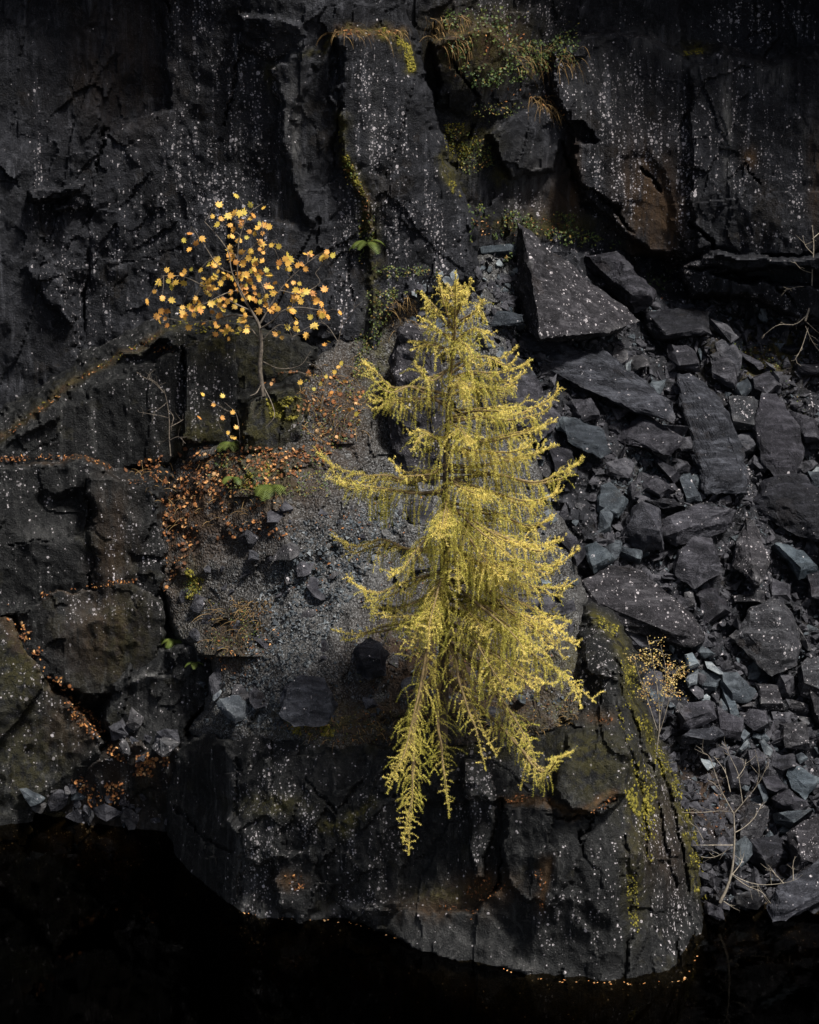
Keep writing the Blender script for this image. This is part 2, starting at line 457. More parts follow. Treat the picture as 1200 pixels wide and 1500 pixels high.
# ------------------------------------------------------------------ relief sheets: the rock walls and slopes
SHEETS = []
def grid_axis(lo, hi, a, b, fine, coarse):
    """fine steps inside [a, b] (in view), coarse outside"""
    out = []
    if lo < a: out += list(np.arange(lo, a, coarse))
    out += list(np.arange(max(lo, a), min(hi, b), fine))
    if hi > b: out += list(np.arange(max(b, lo), hi + coarse, coarse))
    else: out.append(hi)
    return np.array(sorted(set(out)), float)

def ledge(*a, **k):
    k.setdefault('shelf', 0.025)
    return sheet(*a, **k)

def sheet(name, bbox, ctrl, poly=None, edge=10, drop=3.0, feats=(), cracks=(), rough=1.0, step=2.6, mat='cliff', masks=None,
          rot=0.0, seed=1, tall=1.6, fac=(1.4, 0.45, 0.14), famp=(0.22, 0.09, 0.035), round_px=0, sharp=20, parent=None, kind='structure', label=None, wob=13, steps=1.0, shelf=None):
    x0, y0, x1, y1 = bbox
    xs = grid_axis(x0, x1, -12, 1212, step, 24.0); ys = grid_axis(y0, y1, -12, 1460, step, 24.0)
    PX, PY = np.meshgrid(xs, ys)
    D = TPS(ctrl)(PX, PY)
    u = (PX - 600) / 100; v = (750 - PY) / 100
    qx = PX + wob * fbm2(u * 2.6, v * 2.6, seed + 41, 5, 0.65); qy = PY + wob * fbm2(u * 3.1 + 7, v * 3.1, seed + 43, 4, 0.6)
    for f in feats:                        # (polygon, offset, gx, gy, edge width)
        pl, off, gx, gy, ew = f
        c = np.mean(np.asarray(pl, float), axis=0)
        m = 1 - sstep(-ew * 0.5, ew * 0.5, poly_sdf(qx, qy, pl))
        D = D + m * (off + gx * (PX - c[0]) / 100 + gy * (c[1] - PY) / 100)
    r = 0
    for k, (sz, am) in enumerate(zip(fac, famp)):
        a_ = am * rough * (0.55 + 0.9 * noise2(u * 0.7 + 3, v * 0.5, seed + 91 + k))
        r = r + scallops(u, v, sz, a_ * 0.75, seed + 10 * k, 1.0, tall if k < 2 else 1.3, rot + 0.25 * k)
    r = r + facets(u, v, fac[0] * 0.9, famp[0] * 0.45 * rough * steps, seed + 60, 1.0, tall * 1.3, rot + 0.1, tilt=0.6, warp=0.35)
    r = r + rough * 0.16 * fbm2(u * 0.8, v * 0.55, seed + 77, 5, 0.55) + rough * 0.022 * fbm2(u * 6, v * 3.2, seed + 79, 4, 0.65) + rough * 0.05 * (np.abs(fbm2(u * 2.0 + v * 0.5, v * 1.2 - u * 0.4, seed + 81, 5, 0.6)) - 0.3) - rough * 0.04 * (np.abs(fbm2(u * 3.6 + v, v * 2.2 - u * 0.8, seed + 83, 4, 0.65)) - 0.25) + facets(u, v, 0.30, 0.07 * rough, seed + 85, 1.0, 1.5, rot + 0.5, tilt=1.4, warp=0.25) * sstep(0.45, 0.6, noise2(u * 0.9, v * 0.7, seed + 87))
    D = D + r
    for c in cracks:                       # (polyline, width, depth)
        dist = line_dist(qx, qy, c[0]); D = D + c[2] * (1 - sstep(0, c[1] * 0.62 * (0.35 + 1.1 * noise2(u * 2.2, v * 2.2, seed + 31)), dist)) * (0.25 + 0.75 * sstep(0.3, 0.6, noise2(u * 1.7, v * 1.7, seed + 33)))
    if poly is not None:
        s = poly_sdf(qx, qy, poly)
        t = np.clip(s / edge, 0, None)
        if shelf is None: D = D + drop * np.where(t < 1, t * t * 0.5, t - 0.5) * 0.6
        else:
            sh = np.clip(s + 7, 0, None); D = D + shelf * sh + 0.08 * np.clip(sh - 34, 0, None)
        if round_px: D = D + 0.35 * sstep(-round_px, 0, s) ** 2
        keep = s < edge * 7
    else:
        keep = np.ones_like(D, bool)
    V = W(PX, PY, D)
    ny, nx = PX.shape
    idx = np.arange(ny * nx).reshape(ny, nx)
    q = np.stack([idx[:-1, :-1], idx[1:, :-1], idx[1:, 1:], idx[:-1, 1:]], -1).reshape(-1, 4)
    kq = (keep[:-1, :-1] & keep[1:, :-1] & keep[1:, 1:] & keep[:-1, 1:]).ravel()
    zz = V[..., 2]; zmin = np.minimum.reduce([zz[:-1, :-1], zz[1:, :-1], zz[1:, 1:], zz[:-1, 1:]]).ravel()
    q = q[kq & (zmin > -3.4)]
    used = np.zeros(ny * nx, bool); used[q.ravel()] = True
    remap = np.cumsum(used) - 1
    at = {}
    for k in ('lichen', 'moss', 'stain', 'pale'):
        a = np.zeros_like(PX)
        for e in (masks or {}).get(k, ()):
            if e[0] == 'g':                # soft elliptical patch: cx, cy, sx, sy, strength, tilt
                _, cx, cy, sx, sy, st = e[:6]; tl = e[6] if len(e) > 6 else 0.0
                xx = PX - cx - tl * (PY - cy); a = a + st * np.exp(-(xx / sx) ** 2 - ((PY - cy) / sy) ** 2)
            elif e[0] == 'l':              # along a line: points, width, strength
                a = a + e[3] * np.exp(-(line_dist(qx, qy, e[1]) / e[2]) ** 2)
            elif e[0] == 'c': a = a + e[1]
        at[k] = a.reshape(-1)[used]
    SHEETS.append((xs, ys, np.where(keep, D, 1e6)))
    o = make(name, V.reshape(-1, 3)[used], remap[q], M[mat], parent, True, sharp, at)
    if parent is None: o['kind'] = kind
    if label: o['label'] = label
    return o

def surf(px, py, only=None):
    """depth of the front-most sheet at a pixel"""
    px = np.atleast_1d(np.asarray(px, float)); py = np.atleast_1d(np.asarray(py, float))
    best = np.full(px.shape, 1e6)
    for k, (xs, ys, D) in enumerate(SHEETS):
        if only is not None and k not in only: continue
        ok = (px > xs[0]) & (px < xs[-1]) & (py > ys[0]) & (py < ys[-1])
        i = np.clip(np.searchsorted(xs, px) - 1, 0, len(xs) - 2); j = np.clip(np.searchsorted(ys, py) - 1, 0, len(ys) - 2)
        tx = np.clip((px - xs[i]) / (xs[i + 1] - xs[i]), 0, 1); ty = np.clip((py - ys[j]) / (ys[j + 1] - ys[j]), 0, 1)
        q = np.stack([D[j, i], D[j, i + 1], D[j + 1, i], D[j + 1, i + 1]])
        dd = q[0] * (1 - tx) * (1 - ty) + q[1] * tx * (1 - ty) + q[2] * (1 - tx) * ty + q[3] * tx * ty
        dd = np.where(q.max(0) > 1e5, 1e6, dd)
        best = np.where(ok, np.minimum(best, dd), best)
    return best

def surf_pn(px, py, e=4.0):
    d = surf(px, py); a = surf(np.asarray(px) + e, py); b = surf(px, np.asarray(py) - e)
    a = np.where(np.abs(a - d) > 0.5, d, a); b = np.where(np.abs(b - d) > 0.5, d, b)
    p = W(px, py, d); n = np.cross(W(np.asarray(px) + e, py, a) - p, W(px, np.asarray(py) - e, b) - p)
    n /= np.linalg.norm(n, axis=1)[:, None] + 1e-12
    n = np.where((n @ AX_F)[:, None] > 0, -n, n)
    return p, n, d

def in_poly(n, poly):
    P = np.asarray(poly, float); lo = P.min(0); hi = P.max(0); out = []
    while len(out) < n:
        q = lo + rng.random((n * 3, 2)) * (hi - lo)
        out += list(q[poly_sdf(q[:, 0], q[:, 1], poly) < 0])
    return np.array(out[:n])

# ---- the back wall on the left with its pillar; unseen overhang and left wing added for shade
sheet('cliff', (-700, -1500, 760, 800),
      [(0, 560, 5.0), (0, 0, 3.0), (130, 540, 4.85), (250, 490, 4.6), (330, 480, 4.3), (250, 0, 2.8), (450, 500, 3.9), (420, 0, 2.2), (510, 100, 2.9), (600, 400, 4.4), (520, 480, 4.0),
       (690, 400, 4.8), (600, 50, 3.3), (0, -130, 1.7), (300, -150, 1.4), (560, -150, 2.2), (0, -420, -0.2), (300, -420, -0.6), (560, -420, 0.3), (0, -900, -2.0), (600, -900, -1.5), (-650, 500, -1.5), (-650, -900, -5.0), (250, 750, 5.2), (0, 750, 5.6)],
      poly=[(-900, -1700), (585, -1700), (580, -200), (588, 20), (602, 60), (625, 180), (650, 250), (685, 330), (690, 412), (610, 425), (560, 470), (548, 560), (430, 720), (250, 790), (-900, 800)],
      edge=9, drop=2.6, seed=3, rot=0.06, tall=2.2, famp=(0.2, 0.08, 0.03),
      feats=[([(490, 55), (592, 46), (625, 180), (650, 250), (690, 330), (690, 430), (690, 520), (545, 520), (541, 330), (506, 250), (487, 130)], -0.14, 0.08, 0.0, 14),
             ([(398, 110), (440, 62), (462, 100), (440, 150), (430, 200), (447, 262), (480, 330), (462, 336), (428, 270), (411, 200), (420, 150)], -0.18, 0.3, 0, 14),
             ([(350, 20), (440, 30), (445, 62), (400, 90), (355, 62)], -0.14, 0, 0, 12),
             ([(-50, 190), (40, 215), (58, 330), (112, 500), (140, 600), (120, 720), (-50, 720)], -0.22, -0.1, 0.05, 20),
             ([(40, 395), (80, 390), (110, 460), (100, 475), (60, 440)], -0.2, -0.2, 0, 8),
             ([(42, 278), (80, 272), (120, 268), (118, 280), (84, 291), (46, 293)], -0.45, 0, -0.4, 5),
             ([(75, 300), (105, 298), (105, 306), (78, 308)], -0.3, 0, 0, 4),
             ([(340, 320), (470, 335), (480, 480), (400, 500), (350, 420)], -0.18, 0.1, 0.1, 14),
             ([(130, -20), (230, -20), (250, 160), (150, 200)], 0.2, 0.1, 0, 16),
             ([(480, 65), (500, 80), (496, 140), (484, 150)], 0.15, 0, 0, 12),
             ([(100, 300), (150, 310), (170, 500), (120, 540)], 0.10, -0.2, 0, 20)],
      cracks=[([(487, 60), (495, 150), (480, 260), (500, 330), (520, 440)], 6, 0.1), ([(150, 190), (130, 320), (120, 520)], 6, 0.15),
              ([(160, 395), (230, 375), (260, 365)], 4, 0.12), ([(355, -10), (350, 80), (330, 180)], 5, 0.14), ([(240, 0), (250, 80), (230, 180)], 5, 0.14)],
      masks={'lichen': [('g', 345, 190, 45, 120, 0.8), ('g', 300, 240, 60, 60, 0.5), ('g', 395, 180, 22, 120, 0.45), ('g', 560, 240, 28, 90, 1.3), ('g', 575, 330, 45, 70, 0.7), ('g', 545, 110, 30, 60, 0.35),
                        ('g', 505, 400, 12, 90, 1.1), ('g', 130, 440, 40, 110, 0.4), ('g', 60, 280, 14, 120, 0.3), ('g', 300, 30, 40, 80, 0.3), ('g', 230, 330, 90, 90, 0.25), ('g', 645, 330, 20, 80, 0.5)],
             'pale': [('g', 425, 150, 22, 80, 0.35), ('g', 430, 250, 14, 60, 0.3), ('g', 535, 480, 8, 40, 0.5), ('g', 550, 220, 14, 100, 0.25), ('g', 350, 170, 12, 90, 0.2)],
             'moss': [('l', [(495, 170), (510, 250), (530, 280), (540, 330)], 9, 0.8), ('l', [(560, 45), (595, 70), (603, 100)], 8, 1.0), ('l', [(445, 80), (500, 45), (590, 48)], 6, 0.6), ('g', 548, 400, 10, 70, 0.7),
                      ('g', 395, 110, 8, 20, 0.5), ('l', [(645, 225), (665, 270)], 8, 0.9)],
             'stain': [('l', [(490, 50), (590, 45)], 7, 0.9), ('l', [(500, 240), (535, 290), (543, 330)], 6, 0.8), ('g', 180, 90, 80, 90, 0.22)]})

# ---- the recessed wall on the right; out of view it juts forward, shaped to darken top and edge
sheet('quarry_wall', (500, -1500, 1900, 640),
      [(690, 340, 6.5), (850, 350, 7.6), (1000, 390, 7.9), (1200, 460, 7.4), (1200, 0, 5.8), (850, 60, 6.5), (700, 150, 5.6), (620, 60, 4.6), (600, 0, 4.2), (560, 200, 5.3), (900, -130, 5.4), (1200, -130, 4.9), (620, -130, 3.4), (900, -420, 2.6), (1200, -420, 2.2), (620, -420, 1.2), (900, -900, 0.6),
       (1900, 400, 1.5), (1900, -900, -1.5), (700, 620, 7.6), (1000, 620, 8.8), (1200, 620, 8.6)],
      seed=23, rot=-0.1, tall=1.3, famp=(0.2, 0.09, 0.03), fac=(1.6, 0.5, 0.15),
      feats=[([(805, 75), (845, 55), (930, 45), (960, 55), (1000, 80), (1060, 72), (1130, 98), (1200, 74), (1290, 74), (1290, 360), (1130, 375), (1010, 382), (960, 372), (905, 335), (850, 292), (838, 215), (820, 160)], -0.42, 0.05, 0.1, 14),
             ([(1008, 95), (1070, 82), (1080, 360), (1020, 372)], -0.14, 0.3, 0, 8),
             ([(715, 195), (745, 170), (805, 150), (826, 200), (805, 252), (742, 265)], -0.28, 0.2, 0.1, 9),
             ([(640, 60), (720, 40), (790, 120), (760, 165), (690, 170), (640, 150)], -0.35, 0.2, -0.45, 12),
             ([(905, 235), (945, 225), (975, 260), (1000, 370), (930, 370), (910, 300)], 0.10, 0.1, 0, 14),
             ([(840, 262), (895, 305), (905, 335), (850, 300)], 0.3, 0, 0, 6),
             ([(1000, -40), (1290, -40), (1290, 66), (1200, 66), (1130, 90), (1060, 66), (1000, 72)], 0.5, 0, 0, 10),
             ([(1000, 392), (1060, 372), (1130, 378), (1290, 360), (1290, 500), (1180, 468), (1110, 440), (1010, 432)], -1.05, 0, -0.35, 10),
             ([(860, 365), (1000, 388), (1000, 410), (940, 410), (880, 385)], 0.5, 0, 0, 6),
             ([(1045, 405), (1150, 392), (1260, 405), (1260, 425), (1100, 418)], 0.5, 0, 0, 5),
             ([(822, 170), (850, 172), (875, 205), (840, 208)], 0.4, 0, 0, 5)],
      cracks=[([(690, 200), (700, 140), (660, 90)], 6, 0.25), ([(840, 262), (880, 292), (930, 338)], 7, 0.35), ([(935, 248), (950, 262), (968, 285)], 5, 0.3), ([(1010, 325), (1040, 355), (1045, 370)], 6, 0.35),
              ([(1085, 240), (1115, 272)], 4, 0.25), ([(1000, 395), (1060, 398), (1130, 420), (1200, 470)], 8, 0.35), ([(820, 215), (845, 262)], 5, 0.2)],
      masks={'lichen': [('g', 915, 190, 45, 90, 0.85), ('g', 950, 210, 40, 40, 0.9), ('g', 1003, 290, 14, 90, 1.3), ('g', 900, 270, 20, 60, 0.9), ('g', 1110, 230, 30, 70, 0.55), ('g', 1165, 280, 12, 60, 0.7), ('g', 1110, 345, 30, 15, 0.8),
                        ('g', 1005, 400, 30, 25, 1.1), ('g', 820, 110, 30, 50, 0.6), ('g', 1110, 30, 60, 30, 0.9), ('g', 770, 300, 30, 15, 0.6), ('g', 640, 330, 20, 60, 0.6), ('g', 1140, 440, 40, 15, 0.7), ('g', 1060, 180, 60, 90, 0.25), ('g', 760, 20, 60, 30, 0.5)],
             'pale': [('g', 950, 60, 50, 18, 0.5), ('g', 1135, 115, 24, 30, 0.5), ('g', 1065, 180, 7, 90, 0.8), ('g', 1110, 110, 40, 20, 0.35), ('g', 775, 270, 30, 40, 0.5), ('g', 1000, 90, 30, 14, 0.45), ('g', 1190, 195, 14, 12, 0.6), ('g', 880, 120, 60, 60, 0.2)],
             'stain': [('g', 945, 300, 34, 80, 0.9), ('g', 838, 270, 12, 60, 0.7), ('g', 800, 300, 40, 40, 0.4), ('g', 1195, 260, 10, 60, 0.7), ('g', 985, 330, 20, 50, 0.5), ('g', 700, 60, 60, 40, 0.7), ('g', 1098, 232, 10, 14, 0.9)],
             'moss': [('g', 690, 210, 30, 30, 0.8), ('g', 735, 260, 12, 12, 0.7), ('l', [(640, 210), (670, 260), (668, 300)], 8, 0.8), ('g', 700, 70, 70, 50, 0.6), ('g', 1020, 70, 20, 8, 0.8), ('g', 790, 330, 80, 14, 0.7)]})

# ---- bank behind the left-hand ledges
dw = lambda y: float(d_water(y))
bank = sheet('rock_bank', (-700, 560, 420, 1420),
      [(0, 600, 5.6), (250, 600, 5.0), (400, 600, 4.6), (0, 900, 5.2), (250, 900, 4.6), (350, 900, 4.2), (0, 1182, dw(1182)), (130, 1205, dw(1205)), (250, 1222, dw(1222)), (0, 1300, 4.7), (250, 1320, 3.9), (400, 1250, 3.8), (-650, 900, 0.5), (-650, 1250, 1.0)],
      mat='ledge', seed=41, masks={'stain': [('c', 0.25)], 'moss': [('c', 0.25)], 'lichen': [('c', 0.1)]}, step=3.2)

# ---- the left-hand ledges, block by block
LEDGE_MASK = {'lichen': [('c', 0.12)], 'moss': [('c', 0.1)]}
ledge('rock_ledge', (-320, 430, 430, 760), [(0, 640, 3.6), (0, 710, 3.85), (130, 545, 3.5), (230, 490, 3.45), (270, 470, 3.45), (350, 480, 3.45), (350, 650, 3.95), (200, 680, 3.95), (120, 610, 3.75), (-250, 700, 2.6)],
      poly=[(-300, 760), (-300, 700), (0, 645), (45, 606), (92, 575), (132, 548), (180, 520), (232, 492), (268, 474), (352, 480), (356, 560), (345, 650), (230, 690), (120, 700), (0, 720)],
      edge=7, drop=1.6, mat='ledge', seed=51, round_px=12, famp=(0.12, 0.06, 0.025), feats=[([(120, 556), (235, 500), (262, 512), (150, 560), (70, 620), (30, 640)], 0.16, 0, 0.5, 8), ([(268, 510), (360, 470), (360, 660), (272, 640)], -0.2, 0.15, 0, 6)],
      cracks=[([(268, 510), (272, 600), (270, 650)], 5, 0.3)],
      masks={'lichen': [('g', 260, 580, 60, 60, 0.35), ('g', 300, 590, 30, 60, 0.4), ('c', 0.06)], 'moss': [('l', [(0, 645), (90, 575), (235, 492), (268, 474)], 5, 0.25), ('g', 320, 500, 50, 30, 0.35), ('g', 300, 640, 40, 30, 0.5)],
             'stain': [('l', [(0, 642), (60, 600), (92, 575), (115, 560), (235, 490)], 4, 0.5)]})
ledge('rock_ledge', (250, 420, 520, 720), [(270, 480, 3.5), (350, 472, 3.4), (460, 505, 3.6), (450, 580, 3.75), (350, 600, 3.75), (360, 660, 3.95)],
      poly=[(262, 478), (300, 466), (352, 470), (420, 490), (462, 512), (452, 580), (420, 640), (340, 640), (330, 540)], edge=7, drop=1.6, mat='ledge', seed=57, round_px=10, famp=(0.12, 0.06, 0.025),
      masks={'moss': [('g', 370, 540, 60, 50, 0.35)], 'lichen': [('g', 440, 430, 20, 40, 0.5)]})
ledge('rock_ledge', (320, 530, 480, 730), [(350, 585, 2.95), (430, 562, 2.95), (446, 620, 3.0), (420, 680, 3.2), (355, 660, 3.2)],
      poly=[(352, 590), (385, 570), (432, 562), (448, 598), (446, 640), (424, 672), (395, 668), (350, 664)], edge=6, drop=1.4, mat='ledge', seed=61, round_px=14, famp=(0.08, 0.05, 0.025),
      masks={'moss': [('g', 420, 600, 35, 20, 0.9), ('g', 380, 640, 40, 40, 0.5)], 'lichen': [('g', 440, 630, 8, 30, 1.2)], 'pale': [('g', 440, 625, 8, 30, 0.6)]})
ledge('rock_ledge', (-320, 630, 290, 950), [(0, 675, 3.5), (130, 675, 3.4), (235, 695, 3.15), (240, 850, 3.5), (100, 880, 3.95), (0, 880, 4.05), (-250, 800, 2.2)],
      poly=[(-300, 900), (-300, 690), (0, 674), (60, 668), (130, 674), (165, 692), (200, 704), (234, 694), (240, 780), (246, 850), (225, 900), (0, 910)], edge=6, drop=1.5, mat='ledge', seed=67, round_px=12,
      famp=(0.24, 0.13, 0.045), feats=[([(60, 725), (120, 725), (125, 790), (40, 800)], 0.13, 0.2, 0.3, 16), ([(130, 700), (240, 690), (240, 880), (140, 880)], -0.10, 0.15, 0, 18)],
      cracks=[([(128, 700), (132, 800), (128, 880)], 6, 0.2), ([(20, 800), (130, 780)], 4, 0.1)],
      masks={'lichen': [('g', 180, 820, 50, 40, 0.5), ('c', 0.08)], 'stain': [('l', [(0, 672), (120, 672), (165, 690)], 3, 0.5), ('g', 165, 790, 30, 80, 0.35)], 'pale': [('g', 80, 780, 60, 16, 0.3)]})
ledge('rock_ledge', (-60, 820, 300, 1080), [(40, 880, 3.6), (120, 858, 3.45), (200, 852, 3.25), (240, 885, 3.15), (225, 990, 3.55), (120, 1025, 3.8), (40, 970, 3.85)],
      poly=[(18, 905), (45, 880), (85, 862), (150, 855), (195, 850), (236, 868), (250, 900), (238, 960), (215, 1010), (120, 1030), (40, 980)], edge=6, drop=1.5, mat='ledge', seed=71, round_px=9, famp=(0.26, 0.16, 0.05), rot=0.35,
      masks={'lichen': [('g', 120, 890, 50, 30, 0.4), ('g', 220, 880, 20, 30, 0.5)], 'stain': [('g', 150, 920, 50, 60, 0.45), ('l', [(60, 872), (150, 855), (200, 850)], 3, 0.5)], 'moss': [('g', 180, 930, 40, 60, 0.3)], 'pale': [('g', 120, 890, 30, 30, 0.25)]})
ledge('rock_ledge', (-320, 850, 220, 1330), [(-250, 900, 2.6), (0, 900, 3.9), (60, 970, 3.7), (150, 1075, 3.6), (130, 1150, 3.9), (60, 1180, 4.3), (0, 1178, 4.6), (0, 1280, 4.3), (-250, 1180, 3.0), (0, 1050, 3.9), (150, 1280, 3.6)],
      poly=[(-300, 1400), (-300, 860), (-20, 888), (20, 908), (55, 968), (78, 992), (112, 1035), (150, 1062), (160, 1090), (140, 1140), (105, 1185), (60, 1190), (40, 1260), (40, 1400)], edge=7, drop=1.6, mat='ledge', seed=79, round_px=10, famp=(0.34, 0.26, 0.08), rot=0.6,
      masks={'lichen': [('g', 60, 960, 60, 50, 0.35), ('c', 0.08)], 'stain': [('l', [(0, 890), (60, 970), (130, 1050)], 14, 0.6), ('g', 100, 1060, 50, 40, 0.35)], 'moss': [('g', 30, 980, 40, 50, 0.4), ('g', 40, 1110, 60, 60, 0.25)]})
ledge('rock_ledge', (120, 900, 360, 1200), [(170, 980, 3.4), (230, 938, 3.3), (310, 955, 2.85), (320, 1010, 2.9), (250, 1090, 3.35), (170, 1070, 3.6)],
      poly=[(160, 1000), (185, 962), (225, 940), (290, 938), (318, 968), (322, 1010), (290, 1050), (262, 1120), (200, 1120), (150, 1060)], edge=6, drop=1.5, mat='ledge', seed=83, round_px=4, famp=(0.28, 0.22, 0.06), rot=0.3,
      feats=[([(180, 965), (240, 940), (250, 985), (190, 1000)], 0.15, 0, 0.5, 6)],
      masks={'pale': [('l', [(182, 970), (215, 945), (240, 940)], 5, 0.9), ('l', [(185, 1000), (215, 995), (235, 985)], 4, 0.9), ('g', 178, 985, 7, 10, 1.2), ('g', 215, 1050, 25, 40, 0.3)], 'lichen': [('c', 0.1)]})
ledge('rock_ledge', (10, 1040, 330, 1330), [(50, 1170, 4.6), (120, 1090, 3.7), (220, 1085, 3.3), (255, 1120, 3.2), (250, 1225, dw(1225)), (180, 1218, dw(1216) - 0.05), (100, 1205, dw(1205)), (45, 1195, dw(1195)), (100, 1290, 4.3), (260, 1300, 3.75)],
      poly=[(40, 1192), (70, 1172), (110, 1145), (150, 1090), (185, 1075), (225, 1090), (258, 1095), (300, 1130), (300, 1320), (60, 1320)], edge=6, drop=1.4, mat='ledge', seed=89, round_px=6, famp=(0.22, 0.2, 0.06), fac=(0.8, 0.35, 0.13), rot=0.7,
      masks={'stain': [('c', 0.2)], 'pale': [('g', 90, 1190, 60, 10, 0.4), ('g', 220, 1210, 30, 14, 0.3)], 'lichen': [('c', 0.1)]})

# ---- gravel slope behind the larch
gravel = sheet('gravel_slope', (200, 340, 960, 1200),
      [(262, 1082, 2.9), (330, 1065, 1.5), (430, 1075, 0.75), (530, 1090, 0.40), (640, 1088, -0.15), (790, 1062, -0.5), (850, 1035, -0.4), (850, 920, 0.65), (450, 900, 1.75), (350, 950, 2.1), (300, 800, 3.1), (400, 750, 2.65),
       (480, 650, 3.05), (450, 560, 3.7), (560, 480, 4.35), (640, 405, 4.9), (720, 385, 6.3), (760, 480, 5.9), (700, 700, 3.3), (600, 800, 2.2), (800, 750, 3.8), (830, 640, 4.7), (260, 640, 4.0), (640, 1180, 0.1), (300, 1160, 2.0), (900, 700, 4.2), (240, 900, 3.6)],
      poly=[(236, 660), (300, 610), (345, 590), (450, 555), (520, 480), (545, 425), (600, 398), (690, 385), (735, 370), (760, 400), (752, 480), (735, 540), (770, 640), (800, 730), (830, 800), (846, 900), (850, 1040), (790, 1078), (640, 1102), (530, 1102), (430, 1092), (340, 1085), (300, 1078), (285, 1062), (318, 1015), (316, 965), (262, 925), (240, 860)],
      edge=8, drop=1.8, mat='gravel', seed=101, steps=0.7, famp=(0.30, 0.15, 0.08), tall=0.8, fac=(0.9, 0.36, 0.12), step=2.6,
      masks={'pale': [('l', [(620, 740), (520, 840), (450, 920), (415, 1000), (390, 1060)], 40, 1.0), ('g', 690, 430, 60, 50, 0.7), ('g', 830, 890, 30, 20, 0.8)],
             'stain': [('g', 330, 740, 90, 70, 0.9), ('g', 340, 940, 50, 50, 0.9), ('g', 540, 1060, 90, 40, 0.9), ('g', 500, 600, 40, 80, 0.9), ('g', 260, 800, 40, 90, 0.9), ('g', 430, 700, 60, 40, 0.7), ('g', 600, 480, 60, 60, 0.4), ('g', 600, 960, 80, 60, 0.9), ('g', 720, 1030, 130, 70, 1.0), ('g', 700, 900, 90, 90, 0.6)],
             'moss': [('g', 380, 690, 60, 40, 0.8), ('g', 460, 1060, 60, 25, 0.7), ('g', 550, 520, 25, 70, 0.7), ('g', 600, 420, 50, 20, 0.7), ('g', 650, 1060, 200, 25, 0.5), ('g', 830, 980, 40, 60, 0.6), ('g', 340, 930, 60, 40, 0.4), ('g', 280, 850, 20, 30, 0.6)]})

# ---- the scree slope under the right-hand wall
scree = sheet('scree_slope', (660, 330, 1900, 1500),
      [(1040, 1362, 1.1), (1200, 1332, dw(1332)), (1110, 1345, dw(1345)), (1000, 1200, 2.1), (1200, 1150, 3.1), (950, 1000, 3.3), (1200, 1000, 4.2), (870, 900, 3.5), (850, 700, 4.6), (1000, 700, 5.4), (1200, 700, 5.9),
       (800, 500, 6.1), (1000, 500, 6.8), (1200, 500, 7.2), (720, 385, 6.3), (850, 360, 7.6), (1000, 400, 8.2), (1200, 440, 8.3), (1800, 1300, 1.0), (1800, 450, 6.5), (1040, 1450, 0.8), (1200, 1440, 1.3), (780, 650, 4.6), (760, 900, 3.6)],
      mat='cliff', seed=113, famp=(0.26, 0.32, 0.17), tall=0.8, fac=(0.8, 0.3, 0.11), rot=0.4, step=2.8, sharp=30,
      masks={'lichen': [('c', 0.12), ('g', 1000, 700, 60, 60, 0.3)], 'moss': [('g', 1100, 530, 60, 30, 0.5), ('g', 1150, 490, 60, 40, 0.4)], 'stain': [('g', 1110, 520, 60, 40, 0.5), ('g', 1020, 1170, 60, 50, 0.5)], 'pale': [('g', 880, 540, 60, 40, 0.35), ('g', 950, 700, 50, 40, 0.35)]})

# ---- the promontory the larch stands on
wl = [(248, 1240), (300, 1292), (355, 1337), (430, 1345), (520, 1350), (600, 1378), (700, 1402), (780, 1432), (900, 1440), (1000, 1437), (1028, 1385)]
ctrl = [(x, y, dw(y)) for x, y in wl] + [(x, y + 160, dw(y) - 0.8) for x, y in wl]
ctrl += [(262, 1085, 2.95), (325, 1092, 1.35), (342, 1150, 1.15), (346, 1220, 1.2), (300, 1170, 2.5), (310, 1250, 2.0), (430, 1085, 0.8), (530, 1095, 0.35), (640, 1092, -0.25), (790, 1068, -0.6), (850, 1045, -0.5), (850, 920, 0.6), (880, 905, 0.75), (905, 1000, -0.6),
         (925, 1100, -0.95), (935, 1250, -1.15), (960, 1090, 0.55), (1000, 1180, 0.6), (1026, 1290, 0.7), (640, 1250, 0.05), (800, 1250, -1.05), (480, 1220, 0.45), (940, 1380, -0.8), (860, 1340, -1.0)]
